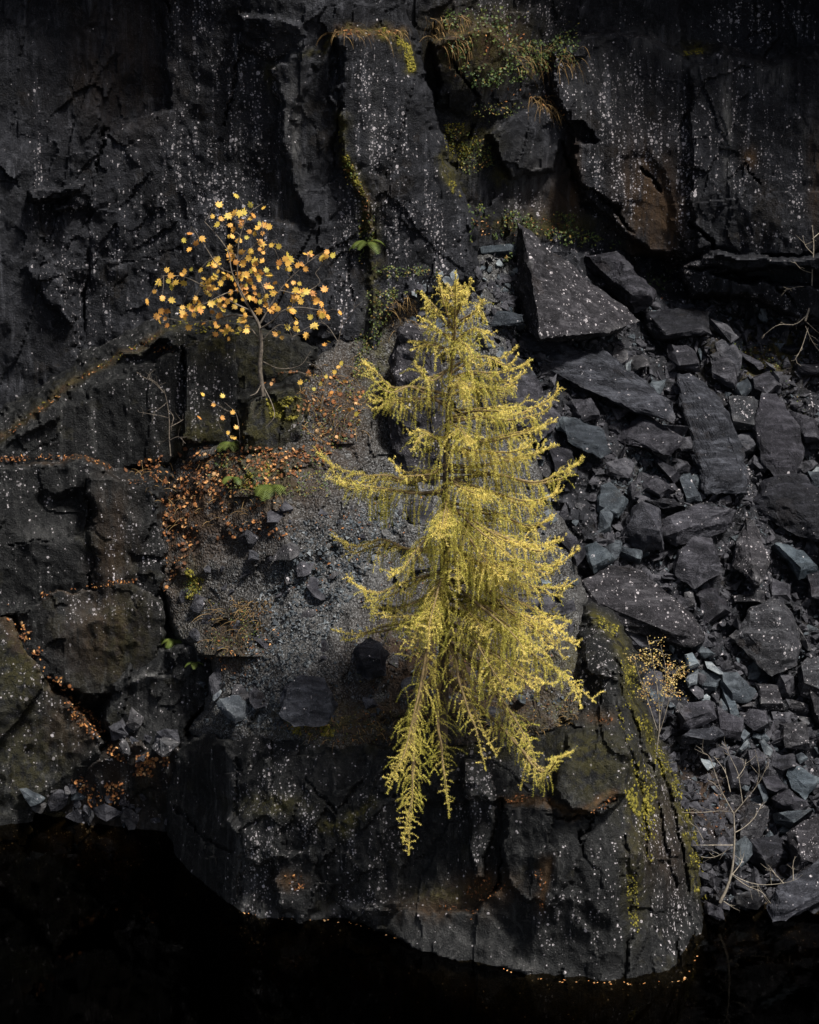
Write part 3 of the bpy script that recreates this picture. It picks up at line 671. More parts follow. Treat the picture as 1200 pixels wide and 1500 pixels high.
sheet('rock_promontory', (180, 840, 1110, 1660), ctrl,
      poly=[(246, 1240), (246, 1140), (262, 1085), (300, 1068), (340, 1075), (430, 1082), (530, 1092), (640, 1090), (700, 1085), (790, 1066), (840, 1045), (852, 990), (846, 925), (862, 902), (888, 906), (908, 950), (925, 1010), (958, 1090), (1000, 1172), (1022, 1285), (1034, 1370), (1030, 1440), (1010, 1700), (246, 1700)],
      edge=7, drop=2.2, mat='ledge', seed=131, round_px=7, tall=1.5, famp=(0.24, 0.16, 0.055), fac=(1.1, 0.42, 0.14), rot=-0.08,
      feats=[([(832, 1075), (905, 1055), (922, 1100), (915, 1160), (885, 1195), (838, 1188), (812, 1150)], -0.22, 0.1, 0.15, 6),
             ([(560, 1180), (735, 1170), (735, 1300), (690, 1340), (560, 1330)], 0.18, 0.1, 0, 8),
             ([(735, 1185), (800, 1172), (840, 1195), (860, 1220), (840, 1290), (800, 1330), (745, 1300)], -0.14, 0.1, 0, 7),
             ([(675, 1110), (720, 1110), (725, 1210), (700, 1300), (690, 1240)], -0.22, 0.3, 0, 6),
             ([(560, 1320), (640, 1305), (720, 1345), (782, 1428), (700, 1420), (590, 1380), (520, 1350)], -0.16, 0.1, 0.12, 10),
             ([(400, 1260), (450, 1240), (470, 1300), (440, 1350), (410, 1330)], -0.22, 0.2, 0.1, 7),
             ([(470, 1215), (590, 1170), (590, 1330), (520, 1345), (470, 1300)], -0.12, -0.1, 0, 8),
             ([(330, 1180), (400, 1180), (420, 1260), (360, 1260)], -0.12, 0, 0.3, 6),
             ([(855, 935), (880, 920), (905, 960), (910, 1000), (860, 985)], -0.18, 0.2, 0, 6)],
      cracks=[([(448, 1135), (470, 1165), (492, 1192)], 5, 0.22), ([(500, 1185), (532, 1142)], 7, 0.3), ([(735, 1170), (740, 1240), (730, 1300)], 7, 0.25), ([(345, 1100), (352, 1240), (360, 1330)], 4, 0.1),
              ([(255, 1180), (290, 1225), (340, 1250)], 5, 0.15), ([(870, 1200), (850, 1230), (880, 1300)], 5, 0.15), ([(800, 1190), (860, 1200), (905, 1165)], 5, 0.2), ([(890, 940), (930, 1060), (965, 1180), (985, 1300), (990, 1420)], 9, 0.22), ([(905, 1020), (932, 1150), (955, 1290), (960, 1430)], 9, 0.2), ([(940, 1060), (985, 1180), (1010, 1300), (1012, 1400)], 9, 0.22), ([(915, 1220), (925, 1330), (915, 1430)], 8, 0.15)],
      masks={'lichen': [('g', 400, 1180, 40, 90, 0.5), ('g', 540, 1230, 40, 60, 0.5), ('g', 370, 1320, 20, 50, 0.9), ('g', 700, 1160, 22, 90, 1.1), ('g', 990, 1330, 24, 90, 0.5), ('g', 880, 960, 30, 40, 0.9), ('g', 450, 1200, 18, 24, 1.2), ('g', 960, 1180, 40, 90, 0.45), ('g', 860, 1330, 60, 70, 0.3), ('g', 520, 1320, 60, 16, 0.8), ('c', 0.02)],
             'pale': [('l', [(334, 1100), (345, 1200), (362, 1330)], 6, 0.6), ('l', [(360, 1330), (440, 1345), (520, 1325), (545, 1335)], 8, 0.6), ('g', 365, 1290, 12, 60, 0.4), ('l', [(600, 1350), (700, 1385), (780, 1425)], 12, 0.35), ('g', 700, 1150, 12, 40, 0.4), ('g', 320, 1170, 6, 70, 0.25)],
             'moss': [('l', [(870, 905), (905, 930), (925, 1010), (960, 1100), (1000, 1180), (1025, 1300)], 10, 1.0), ('g', 940, 1170, 26, 60, 0.55), ('l', [(545, 1180), (500, 1215), (470, 1210)], 8, 0.7), ('g', 400, 1180, 50, 14, 0.5), ('g', 690, 1090, 150, 20, 0.4), ('g', 870, 1120, 40, 50, 0.35), ('g', 930, 1300, 16, 60, 0.4), ('g', 650, 1310, 40, 14, 0.4)],
             'stain': [('l', [(735, 1172), (800, 1168), (845, 1195), (900, 1160)], 7, 0.9), ('g', 710, 1300, 40, 20, 0.9), ('g', 425, 1290, 20, 12, 0.9), ('l', [(800, 1260), (790, 1330)], 8, 0.8), ('g', 640, 1330, 60, 20, 0.5), ('g', 970, 1230, 40, 80, 0.25), ('g', 880, 1050, 20, 10, 0.8)]})

# ---- water: one closed body, dark and clear
wb = bmesh.new(); bmesh.ops.create_cube(wb, size=1.0)
for v in wb.verts:
    v.co = Vector((v.co.x * 160, v.co.y * 90 - 15, -3.0 if v.co.z < 0 else 0.0))
wme = bpy.data.meshes.new('water'); wb.to_mesh(wme); wb.free(); wme.materials.append(M['water'])
wo = bpy.data.objects.new('water', wme); COL.objects.link(wo); wo['kind'] = 'structure'
# bed of the pool
bed = []
bx, by = np.meshgrid(np.linspace(-90, 90, 60), np.linspace(-70, 40, 50))
bz = -3.6 + 0.4 * fbm2(bx * 0.3, by * 0.3, 5)
bi = np.arange(bx.size).reshape(bx.shape)
bq = np.stack([bi[:-1, :-1], bi[:-1, 1:], bi[1:, 1:], bi[1:, :-1]], -1).reshape(-1, 4)
make('ground', np.stack([bx, by, bz], -1).reshape(-1, 3), bq, M['gravel'], kind='structure')

# ------------------------------------------------------------------ boulders and slabs
def hull(points):
    bm = bmesh.new()
    for p in points: bm.verts.new(p)
    r = bmesh.ops.convex_hull(bm, input=bm.verts)
    bmesh.ops.delete(bm, geom=[g for g in set(r['geom_interior'] + r['geom_unused']) if isinstance(g, bmesh.types.BMVert)], context='VERTS')
    bmesh.ops.triangulate(bm, faces=bm.faces)
    bmesh.ops.recalc_face_normals(bm, faces=bm.faces)
    bm.verts.index_update()
    V = np.array([v.co[:] for v in bm.verts]); F = np.array([[v.index for v in f.verts] for f in bm.faces])
    bm.free()
    return V, F

def refine(V, F, size):
    V = [tuple(v) for v in V]; F = [tuple(f) for f in F]
    for _ in range(5):
        cache = {}; NF = []; changed = False
        def L(a, b): return sum((V[a][k] - V[b][k]) ** 2 for k in range(3)) ** 0.5
        def midp(a, b):
            k = (a, b) if a < b else (b, a)
            if k not in cache:
                V.append(tuple((V[a][i] + V[b][i]) / 2 for i in range(3))); cache[k] = len(V) - 1
            return cache[k]
        for a, b, c in F:
            s = [L(a, b) > size, L(b, c) > size, L(c, a) > size]
            n = sum(s)
            if n == 0: NF.append((a, b, c)); continue
            changed = True
            if n == 3:
                x, y, z = midp(a, b), midp(b, c), midp(c, a); NF += [(a, x, z), (x, b, y), (z, y, c), (x, y, z)]
            elif n == 1:
                if s[1]: a, b, c = b, c, a
                elif s[2]: a, b, c = c, a, b
                x = midp(a, b); NF += [(a, x, c), (x, b, c)]
            else:
                if not s[0]: a, b, c = b, c, a
                elif not s[1]: a, b, c = c, a, b
                # now edges ab and bc are the long ones... after rotation the short edge is the last one
                x, y = midp(a, b), midp(b, c); NF += [(x, b, y), (a, x, y), (a, y, c)]
        F = NF
        if not changed: break
    return np.array(V), np.array(F)

def vnormals(V, F):
    n = np.cross(V[F[:, 1]] - V[F[:, 0]], V[F[:, 2]] - V[F[:, 0]]); o = np.zeros_like(V)
    for k in range(3): np.add.at(o, F[:, k], n)
    return o / (np.linalg.norm(o, axis=1)[:, None] + 1e-12)

def rock_mesh(points, size=0.13, amp=0.02, seed=0):
    V, F = hull(points); V, F = refine(V, F, size)
    n = vnormals(V, F)
    ex = np.linalg.norm(np.ptp(V, axis=0))
    a = noise3(V * 2.2 + seed * 3.7, seed) * 2.2 + noise3(V * np.array([6.0, 6.0, 9.0]) + seed, seed + 1) * 1.3 + noise3(V * 17, seed + 2) * 0.6
    q = noise3(V * np.array([2.6, 2.6, 4.2]) + seed * 1.7, seed + 5) + 0.35 * noise3(V * 7 + seed, seed + 6)
    a = a + np.floor(q * 7) / 7 * 2.2
    return V + n * (a * amp)[:, None], F

def boulder(poly, name='boulder', mat='slate_dark', lift=0.12, h=None, shift=(0.05, 0.16), s=0.72, slope=0.62, gx=0.0, thick=None, inner=None, label=None, cat=None, group=None, parent=None, base=None, seed=0, size=0.13):
    P = np.asarray(poly, float); c = P.mean(0)
    w = max(np.ptp(P[:, 0]), np.ptp(P[:, 1])) / 100
    if h is None: h = 0.34 * w
    if thick is None: thick = 0.55 * w
    d0 = (float(np.median(surf(P[:, 0] * 0.6 + c[0] * 0.4, P[:, 1] * 0.6 + c[1] * 0.4))) if base is None else base) - lift
    def dep(q, off): return d0 + slope * (c[1] - q[:, 1]) / 100 + gx * (q[:, 0] - c[0]) / 100 + off
    pts = []
    pts += list(W(P[:, 0], P[:, 1], dep(P, 0.0)))
    if inner is None:
        ext = np.ptp(P, axis=0)
        Q = c + (P - c) * s + np.array([shift[0] * ext[0], -shift[1] * ext[1]]) * 0.6
        Q = Q + (rng.random(Q.shape) - 0.5) * ext * 0.10
        off = -h * (0.45 + 1.0 * rng.random(len(Q)))
        pts += list(W(Q[:, 0], Q[:, 1], dep(Q, off)))
    else:
        Q = np.array([(q[0], q[1]) for q in inner], float); off = np.array([q[2] for q in inner])
        pts += list(W(Q[:, 0], Q[:, 1], dep(Q, off)))
    B = c + (P - c) * 0.8
    pts += list(W(B[:, 0], B[:, 1], dep(B, thick)))
    V, F = rock_mesh([tuple(p) for p in pts], size, 0.020 + 0.020 * min(w, 1.2), seed)
    o = make(name, V, F, M[mat], parent, True, 24, origin=V.mean(0))
    if label: o['label'] = label
    if cat: o['category'] = cat
    if group: o['group'] = group
    return o

G_B = 'large fallen slate blocks on the scree'
BIG = [
 ([(757, 324), (805, 370), (868, 416), (938, 470), (892, 491), (788, 498), (762, 476), (752, 410)], dict(gx=0.1, inner=[(792, 497, -1.25), (765, 334, -0.6), (785, 430, -1.1), (890, 486, -0.6)], thick=0.5, slope=0.3, lift=0.75, mat='slate_speckled', name='slate_boulder',
   label='tall pointed wedge of slate with a black left side, highest block on the scree')),
 ([(832, 372), (894, 376), (922, 390), (957, 428), (955, 447), (930, 458), (880, 412)], dict(mat='slate_dark', lift=0.25, label='rounded dark slab leaning against the right side of the pointed wedge')),
 ([(940, 457), (1040, 453), (1043, 490), (967, 500), (942, 475)], dict(lift=0.25, h=0.35, label='flat rectangular dark block lying below the overhang of the wall')),
 ([(748, 492), (800, 500), (888, 518), (940, 552), (991, 588), (984, 615), (936, 606), (850, 566), (790, 530)], dict(lift=0.45, h=0.12, thick=0.35, s=0.9, mat='slate_dark', label='long slab dipping to the right across the scree beside the larch top')),
 ([(992, 545), (1014, 547), (1051, 583), (1073, 618), (1096, 681), (1097, 727), (1034, 722), (1010, 660), (1000, 600)], dict(lift=0.35, h=0.16, s=0.85, shift=(-0.08, 0.1), label='tall upright dark slab in the middle of the scree')),
 ([(900, 636), (942, 605), (1004, 643), (985, 671), (968, 664), (901, 646)], dict(lift=0.25, h=0.2, inner=[(945, 615, -0.16), (968, 662, -0.24), (990, 640, -0.2), (920, 640, -0.12)], label='two-faced angular block left of the tall upright slab')),
 ([(1103, 633), (1116, 604), (1142, 600), (1181, 660), (1166, 700), (1146, 709), (1118, 676)], dict(lift=0.3, h=0.14, s=0.86, mat='slate_dark', label='leaning dark slab right of the tall upright slab')),
 ([(1094, 744), (1116, 708), (1165, 701), (1215, 735), (1225, 806), (1158, 780)], dict(lift=0.45, h=0.2, s=0.86, mat='slate_dark', label='broad tilted slab with a deep black gap under it at the right edge')),
 ([(905, 790), (915, 759), (937, 744), (969, 757), (971, 805), (940, 811)], dict(lift=0.22, h=0.35, shift=(0.1, 0.5), mat='slate_dark', label='squat block with pale sloping top and black front')),
 ([(967, 767), (1008, 759), (1021, 744), (1057, 741), (1081, 753), (1061, 781), (990, 802), (971, 786)], dict(lift=0.25, h=0.24, shift=(0, 0.3), label='long low block beneath the tall upright slab')),
 ([(987, 820), (1017, 798), (1048, 798), (1057, 838), (1017, 862), (990, 841)], dict(lift=0.25, h=0.3, shift=(0.05, 0.5), mat='slate_dark', label='dark rounded block with a lichen-white corner under the long low block')),
 ([(1070, 829), (1092, 758), (1105, 762), (1126, 817), (1116, 859), (1104, 862), (1076, 834)], dict(lift=0.3, h=0.2, inner=[(1094, 770, -0.15), (1106, 850, -0.25), (1080, 825, -0.1)], mat='slate_speckled', label='narrow upright splinter with brown lichened edge below the broad tilted slab')),
 ([(840, 864), (882, 838), (916, 838), (942, 858), (966, 878), (1002, 886), (1030, 930), (1031, 943), (1002, 948), (972, 934), (928, 921), (890, 915), (858, 893)], dict(lift=0.5, h=0.28, s=0.8, mat='slate_speckled', label='wide speckled boulder above the small birch, right of the larch')),
 ([(1071, 932), (1095, 890), (1134, 878), (1159, 893), (1175, 929), (1168, 974), (1131, 990), (1110, 975), (1089, 948)], dict(lift=0.35, h=0.3, mat='slate_speckled', label='large white-spotted boulder at the right above the small pale stones')),
 ([(1152, 1220), (1215, 1185), (1225, 1280), (1161, 1284)], dict(lift=0.3, mat='slate_speckled', label='speckled block cut off by the right edge above the water')),
 ([(1122, 1328), (1155, 1296), (1225, 1270), (1225, 1312), (1152, 1350), (1131, 1352)], dict(lift=0.3, h=0.25, mat='slate_dark', label='smooth grey boulder at the water edge in the right corner')),
 ([(1094, 1244), (1149, 1228), (1159, 1268), (1125, 1281), (1098, 1262)], dict(lift=0.2, mat='slate_dark', label='dark angular block behind the lower limbs of the bare sapling')),
 ([(1103, 1183), (1131, 1186), (1112, 1232), (1080, 1252), (1084, 1215)], dict(lift=0.2, mat='slate_speckled', label='brownish sloping rock just right of the bare sapling stem')),
 ([(1032, 1318), (1059, 1328), (1063, 1350), (1050, 1357), (1030, 1340)], dict(lift=0.2, mat='slate_dark', label='small grey wedge at the foot of the bare sapling')),
 ([(1076, 1313), (1110, 1306), (1126, 1316), (1110, 1332), (1080, 1324)], dict(lift=0.2, mat='slate_speckled', label='low brown stone between bare sapling and water')),
 ([(820, 621), (850, 624), (890, 641), (901, 666), (880, 671), (832, 646)], dict(lift=0.4, h=0.1, s=0.9, thick=0.2, mat='slate_blue', label='thin greenish slab with shadow under it beside the larch')),
 ([(985, 1082), (1008, 1069), (1050, 1064), (1063, 1077), (1047, 1092), (999, 1095)], dict(lift=0.3, h=0.2, label='dark lens-shaped slab below the small birch')),
 ([(990, 1055), (1008, 1034), (1047, 1028), (1049, 1052), (1014, 1073), (996, 1070)], dict(lift=0.25, h=0.2, shift=(0, 0.4), label='black wedge block right of the birch stem')),
 ([(1058, 992), (1083, 991), (1106, 1013), (1096, 1029), (1074, 1032), (1056, 1006)], dict(lift=0.2, mat='slate_blue', label='grey rounded block in the middle of the small pale stones')),
 ([(1149, 1135), (1167, 1131), (1196, 1157), (1180, 1173), (1158, 1155)], dict(lift=0.25, h=0.08, s=0.9, mat='slate_blue', label='smooth blue-grey flat slab near the right edge above the bare sapling')),
 ([(1128, 1169), (1155, 1159), (1187, 1181), (1170, 1192), (1134, 1186)], dict(lift=0.2, label='black block under the blue-grey flat slab')),
 ([(700, 462), (740, 458), (766, 461), (768, 473), (745, 481), (712, 480)], dict(lift=0.25, h=0.06, s=0.92, thick=0.12, mat='slate_blue', label='flat greenish slate plate just right of the larch tip')),
 ([(700, 363), (758, 360), (758, 374), (702, 377)], dict(lift=0.3, h=0.12, thick=0.3, mat='slate_blue', label='thin blue-grey slate bar left of the pointed wedge')),
 ([(570, 520), (585, 496), (612, 486), (640, 515), (655, 600), (650, 690), (602, 702), (574, 650)], dict(lift=0.45, h=0.3, base=3.6, slope=0.1, mat='slate_speckled', label='standing dark rock behind the upper left branches of the larch')),
 ([(690, 560), (730, 540), (790, 560), (822, 610), (790, 650), (720, 640)], dict(lift=0.35, h=0.25, slope=0.4, mat='slate_dark', label='dark rock behind the upper right branches of the larch')),
 ([(317, 1029), (350, 1024), (368, 1046), (345, 1062), (330, 1050)], dict(lift=0.2, h=0.1, s=0.85, shift=(0, 0.3), mat='slate_pale', label='pale triangular slate on the rim of the promontory at left')),
 ([(412, 1018), (440, 1000), (480, 1005), (496, 1035), (480, 1060), (430, 1066), (410, 1045)], dict(lift=0.28, h=0.3, shift=(0, 0.5), mat='slate_dark', label='dark brown boulder sunk in the gravel left of the larch')),
 ([(518, 955), (545, 945), (570, 958), (566, 990), (540, 998), (520, 985)], dict(lift=0.3, h=0.25, shift=(0, 0.6), label='black boulder under the left lower larch branches')),
]
for k, (pl, kw) in enumerate(BIG):
    kw = dict(kw); kw.setdefault('name', 'boulder'); kw.setdefault('gx', random.uniform(-0.35, 0.45)); kw.setdefault('shift', (random.uniform(-0.15, 0.15), random.uniform(0.1, 0.55)))
    boulder(pl, cat='boulder', group=G_B, seed=k + 1, size=0.075, **kw)

# smaller stones that can be picked out one by one: pieces of the scree
SMALL = [
 ([(957, 667), (972, 672), (1000, 696), (988, 706), (960, 684)], 'slate_dark'), ([(942, 717), (945, 705), (960, 698), (988, 720), (969, 733)], 'slate_dark'), ([(879, 717), (894, 711), (920, 732), (906, 760), (876, 748)], 'slate_blue'),
 ([(876, 751), (888, 747), (898, 759), (894, 781), (876, 781)], 'slate_blue'), ([(897, 798), (939, 813), (937, 826), (900, 814)], 'slate_blue'), ([(855, 801), (873, 792), (900, 822), (870, 841)], 'slate_blue'), ([(1068, 870), (1119, 866), (1120, 884), (1074, 886)], 'slate_speckled'),
 ([(1017, 871), (1050, 861), (1069, 897), (1028, 918)], 'slate_dark'), ([(1011, 944), (1032, 946), (1051, 959), (1032, 965), (1020, 960)], 'slate_blue'), ([(1002, 959), (1014, 955), (1024, 974), (1010, 979)], 'slate_pale'), ([(1032, 968), (1041, 970), (1066, 989), (1056, 991), (1035, 980)], 'slate_pale'),
 ([(1002, 995), (1008, 983), (1023, 983), (1023, 1004), (1008, 1008)], 'slate_pale'), ([(1023, 984), (1050, 982), (1060, 995), (1047, 1011), (1026, 1010)], 'slate_blue'), ([(1056, 1013), (1065, 1009), (1084, 1046), (1071, 1053)], 'slate_blue'), ([(1044, 1055), (1050, 1031), (1072, 1046), (1071, 1062)], 'slate_dark'),
 ([(1086, 1052), (1098, 1040), (1122, 1049), (1126, 1067), (1104, 1071)], 'slate_dark'), ([(1168, 980), (1185, 970), (1215, 980), (1215, 1030), (1173, 1018)], 'slate_speckled'), ([(1111, 1085), (1119, 1082), (1132, 1100), (1128, 1111), (1119, 1109)], 'slate_pale'), ([(1077, 1078), (1089, 1069), (1100, 1079), (1089, 1091)], 'slate_blue'),
 ([(1081, 1101), (1095, 1084), (1099, 1090), (1086, 1104)], 'slate_pale'), ([(1094, 1100), (1113, 1096), (1123, 1118), (1110, 1134), (1098, 1128)], 'slate_dark'), ([(1125, 1113), (1161, 1108), (1166, 1127), (1143, 1135), (1126, 1125)], 'slate_dark'), ([(1164, 1106), (1173, 1102), (1183, 1112), (1172, 1119)], 'slate_blue'),
 ([(1112, 1140), (1140, 1131), (1157, 1157), (1140, 1166), (1122, 1158)], 'slate_dark'), ([(1130, 1191), (1195, 1187), (1157, 1212), (1134, 1206)], 'slate_blue'), ([(1109, 1151), (1125, 1149), (1127, 1169), (1119, 1179)], 'slate_blue'), ([(975, 502), (1002, 506), (1023, 530), (1026, 545), (993, 544), (978, 522)], 'slate_dark'),
 ([(1040, 532), (1060, 526), (1078, 541), (1078, 571), (1042, 554)], 'slate_dark'), ([(1074, 570), (1098, 556), (1103, 567), (1086, 589)], 'slate_blue'), ([(1101, 556), (1127, 546), (1143, 565), (1127, 580), (1107, 571)], 'slate_dark'), ([(1068, 591), (1110, 587), (1119, 600), (1107, 633), (1072, 627)], 'slate_speckled'),
 ([(1066, 515), (1083, 511), (1122, 538), (1112, 542)], 'slate_dark'), ([(1159, 536), (1215, 532), (1215, 551), (1170, 548)], 'slate_dark'), ([(830, 590), (865, 587), (881, 615), (850, 621)], 'slate_dark'), ([(1150, 600), (1195, 615), (1205, 650), (1180, 650)], 'slate_dark'), ([(1180, 690), (1215, 690), (1215, 720), (1190, 716)], 'slate_blue'),
 ([(810, 790), (830, 780), (860, 810), (845, 830)], 'slate_dark'), ([(1130, 800), (1180, 815), (1205, 840), (1170, 850)], 'slate_blue'), ([(1180, 840), (1215, 830), (1215, 880), (1185, 878)], 'slate_dark'), ([(1128, 850), (1160, 856), (1160, 880), (1130, 880)], 'slate_dark'), ([(1000, 870), (1015, 866), (1020, 890), (1004, 892)], 'slate_speckled'),
 ([(735, 520), (770, 530), (790, 570), (760, 600), (730, 570)], 'slate_dark'), ([(800, 650), (840, 660), (850, 700), (815, 700)], 'slate_dark'), ([(1180, 1000), (1215, 1030), (1215, 1080), (1190, 1060)], 'slate_speckled'), ([(1140, 1060), (1180, 1060), (1190, 1100), (1150, 1095)], 'slate_speckled'),
 ([(1105, 1000), (1140, 1005), (1150, 1040), (1115, 1040)], 'slate_speckled'), ([(1045, 1045), (1090, 1060), (1085, 1085), (1050, 1075)], 'slate_dark'), ([(1060, 1120), (1090, 1115), (1100, 1150), (1070, 1155)], 'slate_dark'), ([(990, 700), (1010, 695), (1030, 735), (1005, 740)], 'slate_blue'), ([(945, 735), (990, 730), (1010, 745), (975, 752)], 'slate_dark'),
]
for k, (pl, mt) in enumerate(SMALL):
    boulder(pl, name='stone', mat=mt, parent=scree, seed=k + 60, size=0.09, lift=0.14 + 0.1 * random.random(), h=None, shift=(random.uniform(-.1, .15), random.uniform(0.05, 0.4)), s=random.uniform(0.7, 0.88))

def stone_proto(k, flat):
    r = np.random.default_rng(500 + k)
    n = 11; p = r.normal(size=(n, 3)); p /= np.linalg.norm(p, axis=1)[:, None]
    p *= (0.75 + 0.35 * r.random((n, 1))); p *= np.array([1.0, 0.7 + 0.25 * r.random(), flat])
    V, F = hull([tuple(q) for q in p]); V, F = refine(V, F, 0.62)
    V = V + vnormals(V, F) * (noise3(V * 2.6 + k, 70 + k) * 0.16 + noise3(V * np.array([5, 5, 11.0]) + k, 90 + k) * 0.10)[:, None]
    return V, F
PROTO_LOW = [hull([tuple(q) for q in np.random.default_rng(900 + k).normal(size=(8, 3)) * np.array([0.7, 0.55, 0.3])]) for k in range(14)]
PROTO = [stone_proto(k, 0.22 + 0.35 * random.random()) for k in range(14)]
PM = {}
def proto_mesh(k, mat):
    if (k, mat) not in PM: PM[(k, mat)] = mesh_from('stone', PROTO[k][0], PROTO[k][1], M[mat], False)
    return PM[(k, mat)]
def orient(n, spread=0.5):
    z = Vector(n) + Vector(rng.normal(size=3) * spread); z.normalize()
    q = z.to_track_quat('Z', 'Y')
    return q @ Matrix.Rotation(random.uniform(0, 6.28), 3, 'Z').to_quaternion()
SCREE_P = [(760, 540), (830, 640), (870, 700), (860, 830), (940, 960), (960, 1060), (1040, 1330), (1215, 1310), (1215, 470), (1060, 440), (900, 440), (720, 370), (690, 400), (700, 480)]
def stones(n, poly, parent, sizes, mats, lift=0.3):
    q = in_poly(n, poly); p, nn, d = surf_pn(q[:, 0], q[:, 1], 8)
    for i in range(n):
        s = sizes[0] * (sizes[1] / sizes[0]) ** (random.random() ** 1.6)
        o = bpy.data.objects.new('stone', proto_mesh(random.randrange(14), random.choices(list(mats), list(mats.values()))[0]))
        o.location = p[i] + nn[i] * s * lift; o.rotation_mode = 'QUATERNION'; o.rotation_quaternion = orient(nn[i] + np.array([0, -0.2, 0.4])); o.scale = (s, s, s)
        link(o, parent)
MIX = {'slate_dark': 5, 'slate_blue': 2.2, 'slate_speckled': 2, 'slate_pale': 0.5}
stones(45, [(700, 500), (790, 560), (850, 720), (850, 900), (800, 900), (760, 700)], scree, (0.10, 0.26), MIX)
stones(145, SCREE_P, scree, (0.12, 0.42), MIX)
stones(60, [(975, 940), (1060, 960), (1120, 1060), (1190, 1160), (1130, 1200), (1040, 1120), (990, 1040)], scree, (0.08, 0.19), {'slate_dark': 2, 'slate_blue': 4, 'slate_pale': 1.6, 'slate_speckled': 1.5})
stones(40, [(600, 410), (760, 380), (765, 480), (700, 510), (600, 480)], gravel, (0.07, 0.18), {'slate_blue': 3, 'slate_pale': 2.5, 'slate_dark': 2})
stones(40, [(270, 860), (400, 740), (640, 720), (840, 760), (840, 1020), (640, 1070), (300, 1050)], gravel, (0.14, 0.32), {'slate_dark': 5, 'slate_speckled': 2}, 0.05)
stones(70, [(260, 870), (400, 760), (640, 720), (840, 760), (840, 1020), (640, 1080), (300, 1060)], gravel, (0.04, 0.13), {'slate_blue': 1.2, 'slate_pale': 0.5, 'slate_dark': 6})

stones(26, [(45, 1165), (110, 1150), (180, 1150), (250, 1180), (248, 1215), (130, 1205), (50, 1195)], bank, (0.08, 0.28), {'slate_dark': 3, 'slate_speckled': 2, 'slate_blue': 0.6})
stones(14, [(170, 1060), (230, 1040), (255, 1100), (190, 1130)], bank, (0.08, 0.3), {'slate_dark': 3, 'slate_speckled': 2})

# gravel and chips too small to pick out
def chips(name, regions, mat, parent, smin, smax, tone=None):
    b = Buf(); pool = PROTO if smax > 0.15 else PROTO_LOW
    for n, poly in regions:
        q = in_poly(n, poly); p, nn, d = surf_pn(q[:, 0], q[:, 1], 6)
        for i in range(n):
            if d[i] > 1e5: continue
            V, F = pool[random.randrange(14)]
            s = smin * (smax / smin) ** (random.random() ** 2.2)
            R = np.array(orient(nn[i], 0.7).to_matrix())
            b.add((V * s) @ R.T + p[i] + nn[i] * s * 0.25, F)
    v, f, t = b.out()
    o = make(name, v, f, M[mat], parent, False); o['kind'] = 'stuff'
    return o
PATH = [(330, 1060), (430, 1075), (440, 1000), (500, 900), (560, 800), (620, 740), (560, 740), (430, 780), (380, 870), (360, 960)]
chips('gravel', [(1500, PATH), (700, [(280, 900), (420, 770), (640, 720), (840, 780), (840, 1040), (640, 1075), (300, 1060)])], 'slate_blue', gravel, 0.018, 0.05)
chips('pale_gravel', [(800, PATH), (200, [(560, 780), (840, 760), (840, 1010), (600, 1050)]), (160, [(600, 410), (760, 380), (765, 490), (640, 520)])], 'slate_pale', gravel, 0.015, 0.04)
chips('dark_rubble', [(3000, SCREE_P)], 'slate_dark', scree, 0.035, 0.14)
chips('broken_slate', [(900, SCREE_P)], 'slate_dark', scree, 0.07, 0.24)
chips('slate_chips', [(1300, SCREE_P), (260, [(780, 500), (900, 520), (990, 640), (880, 560)]), (260, [(880, 680), (960, 660), (990, 730), (900, 720)])], 'slate_blue', scree, 0.025, 0.07)

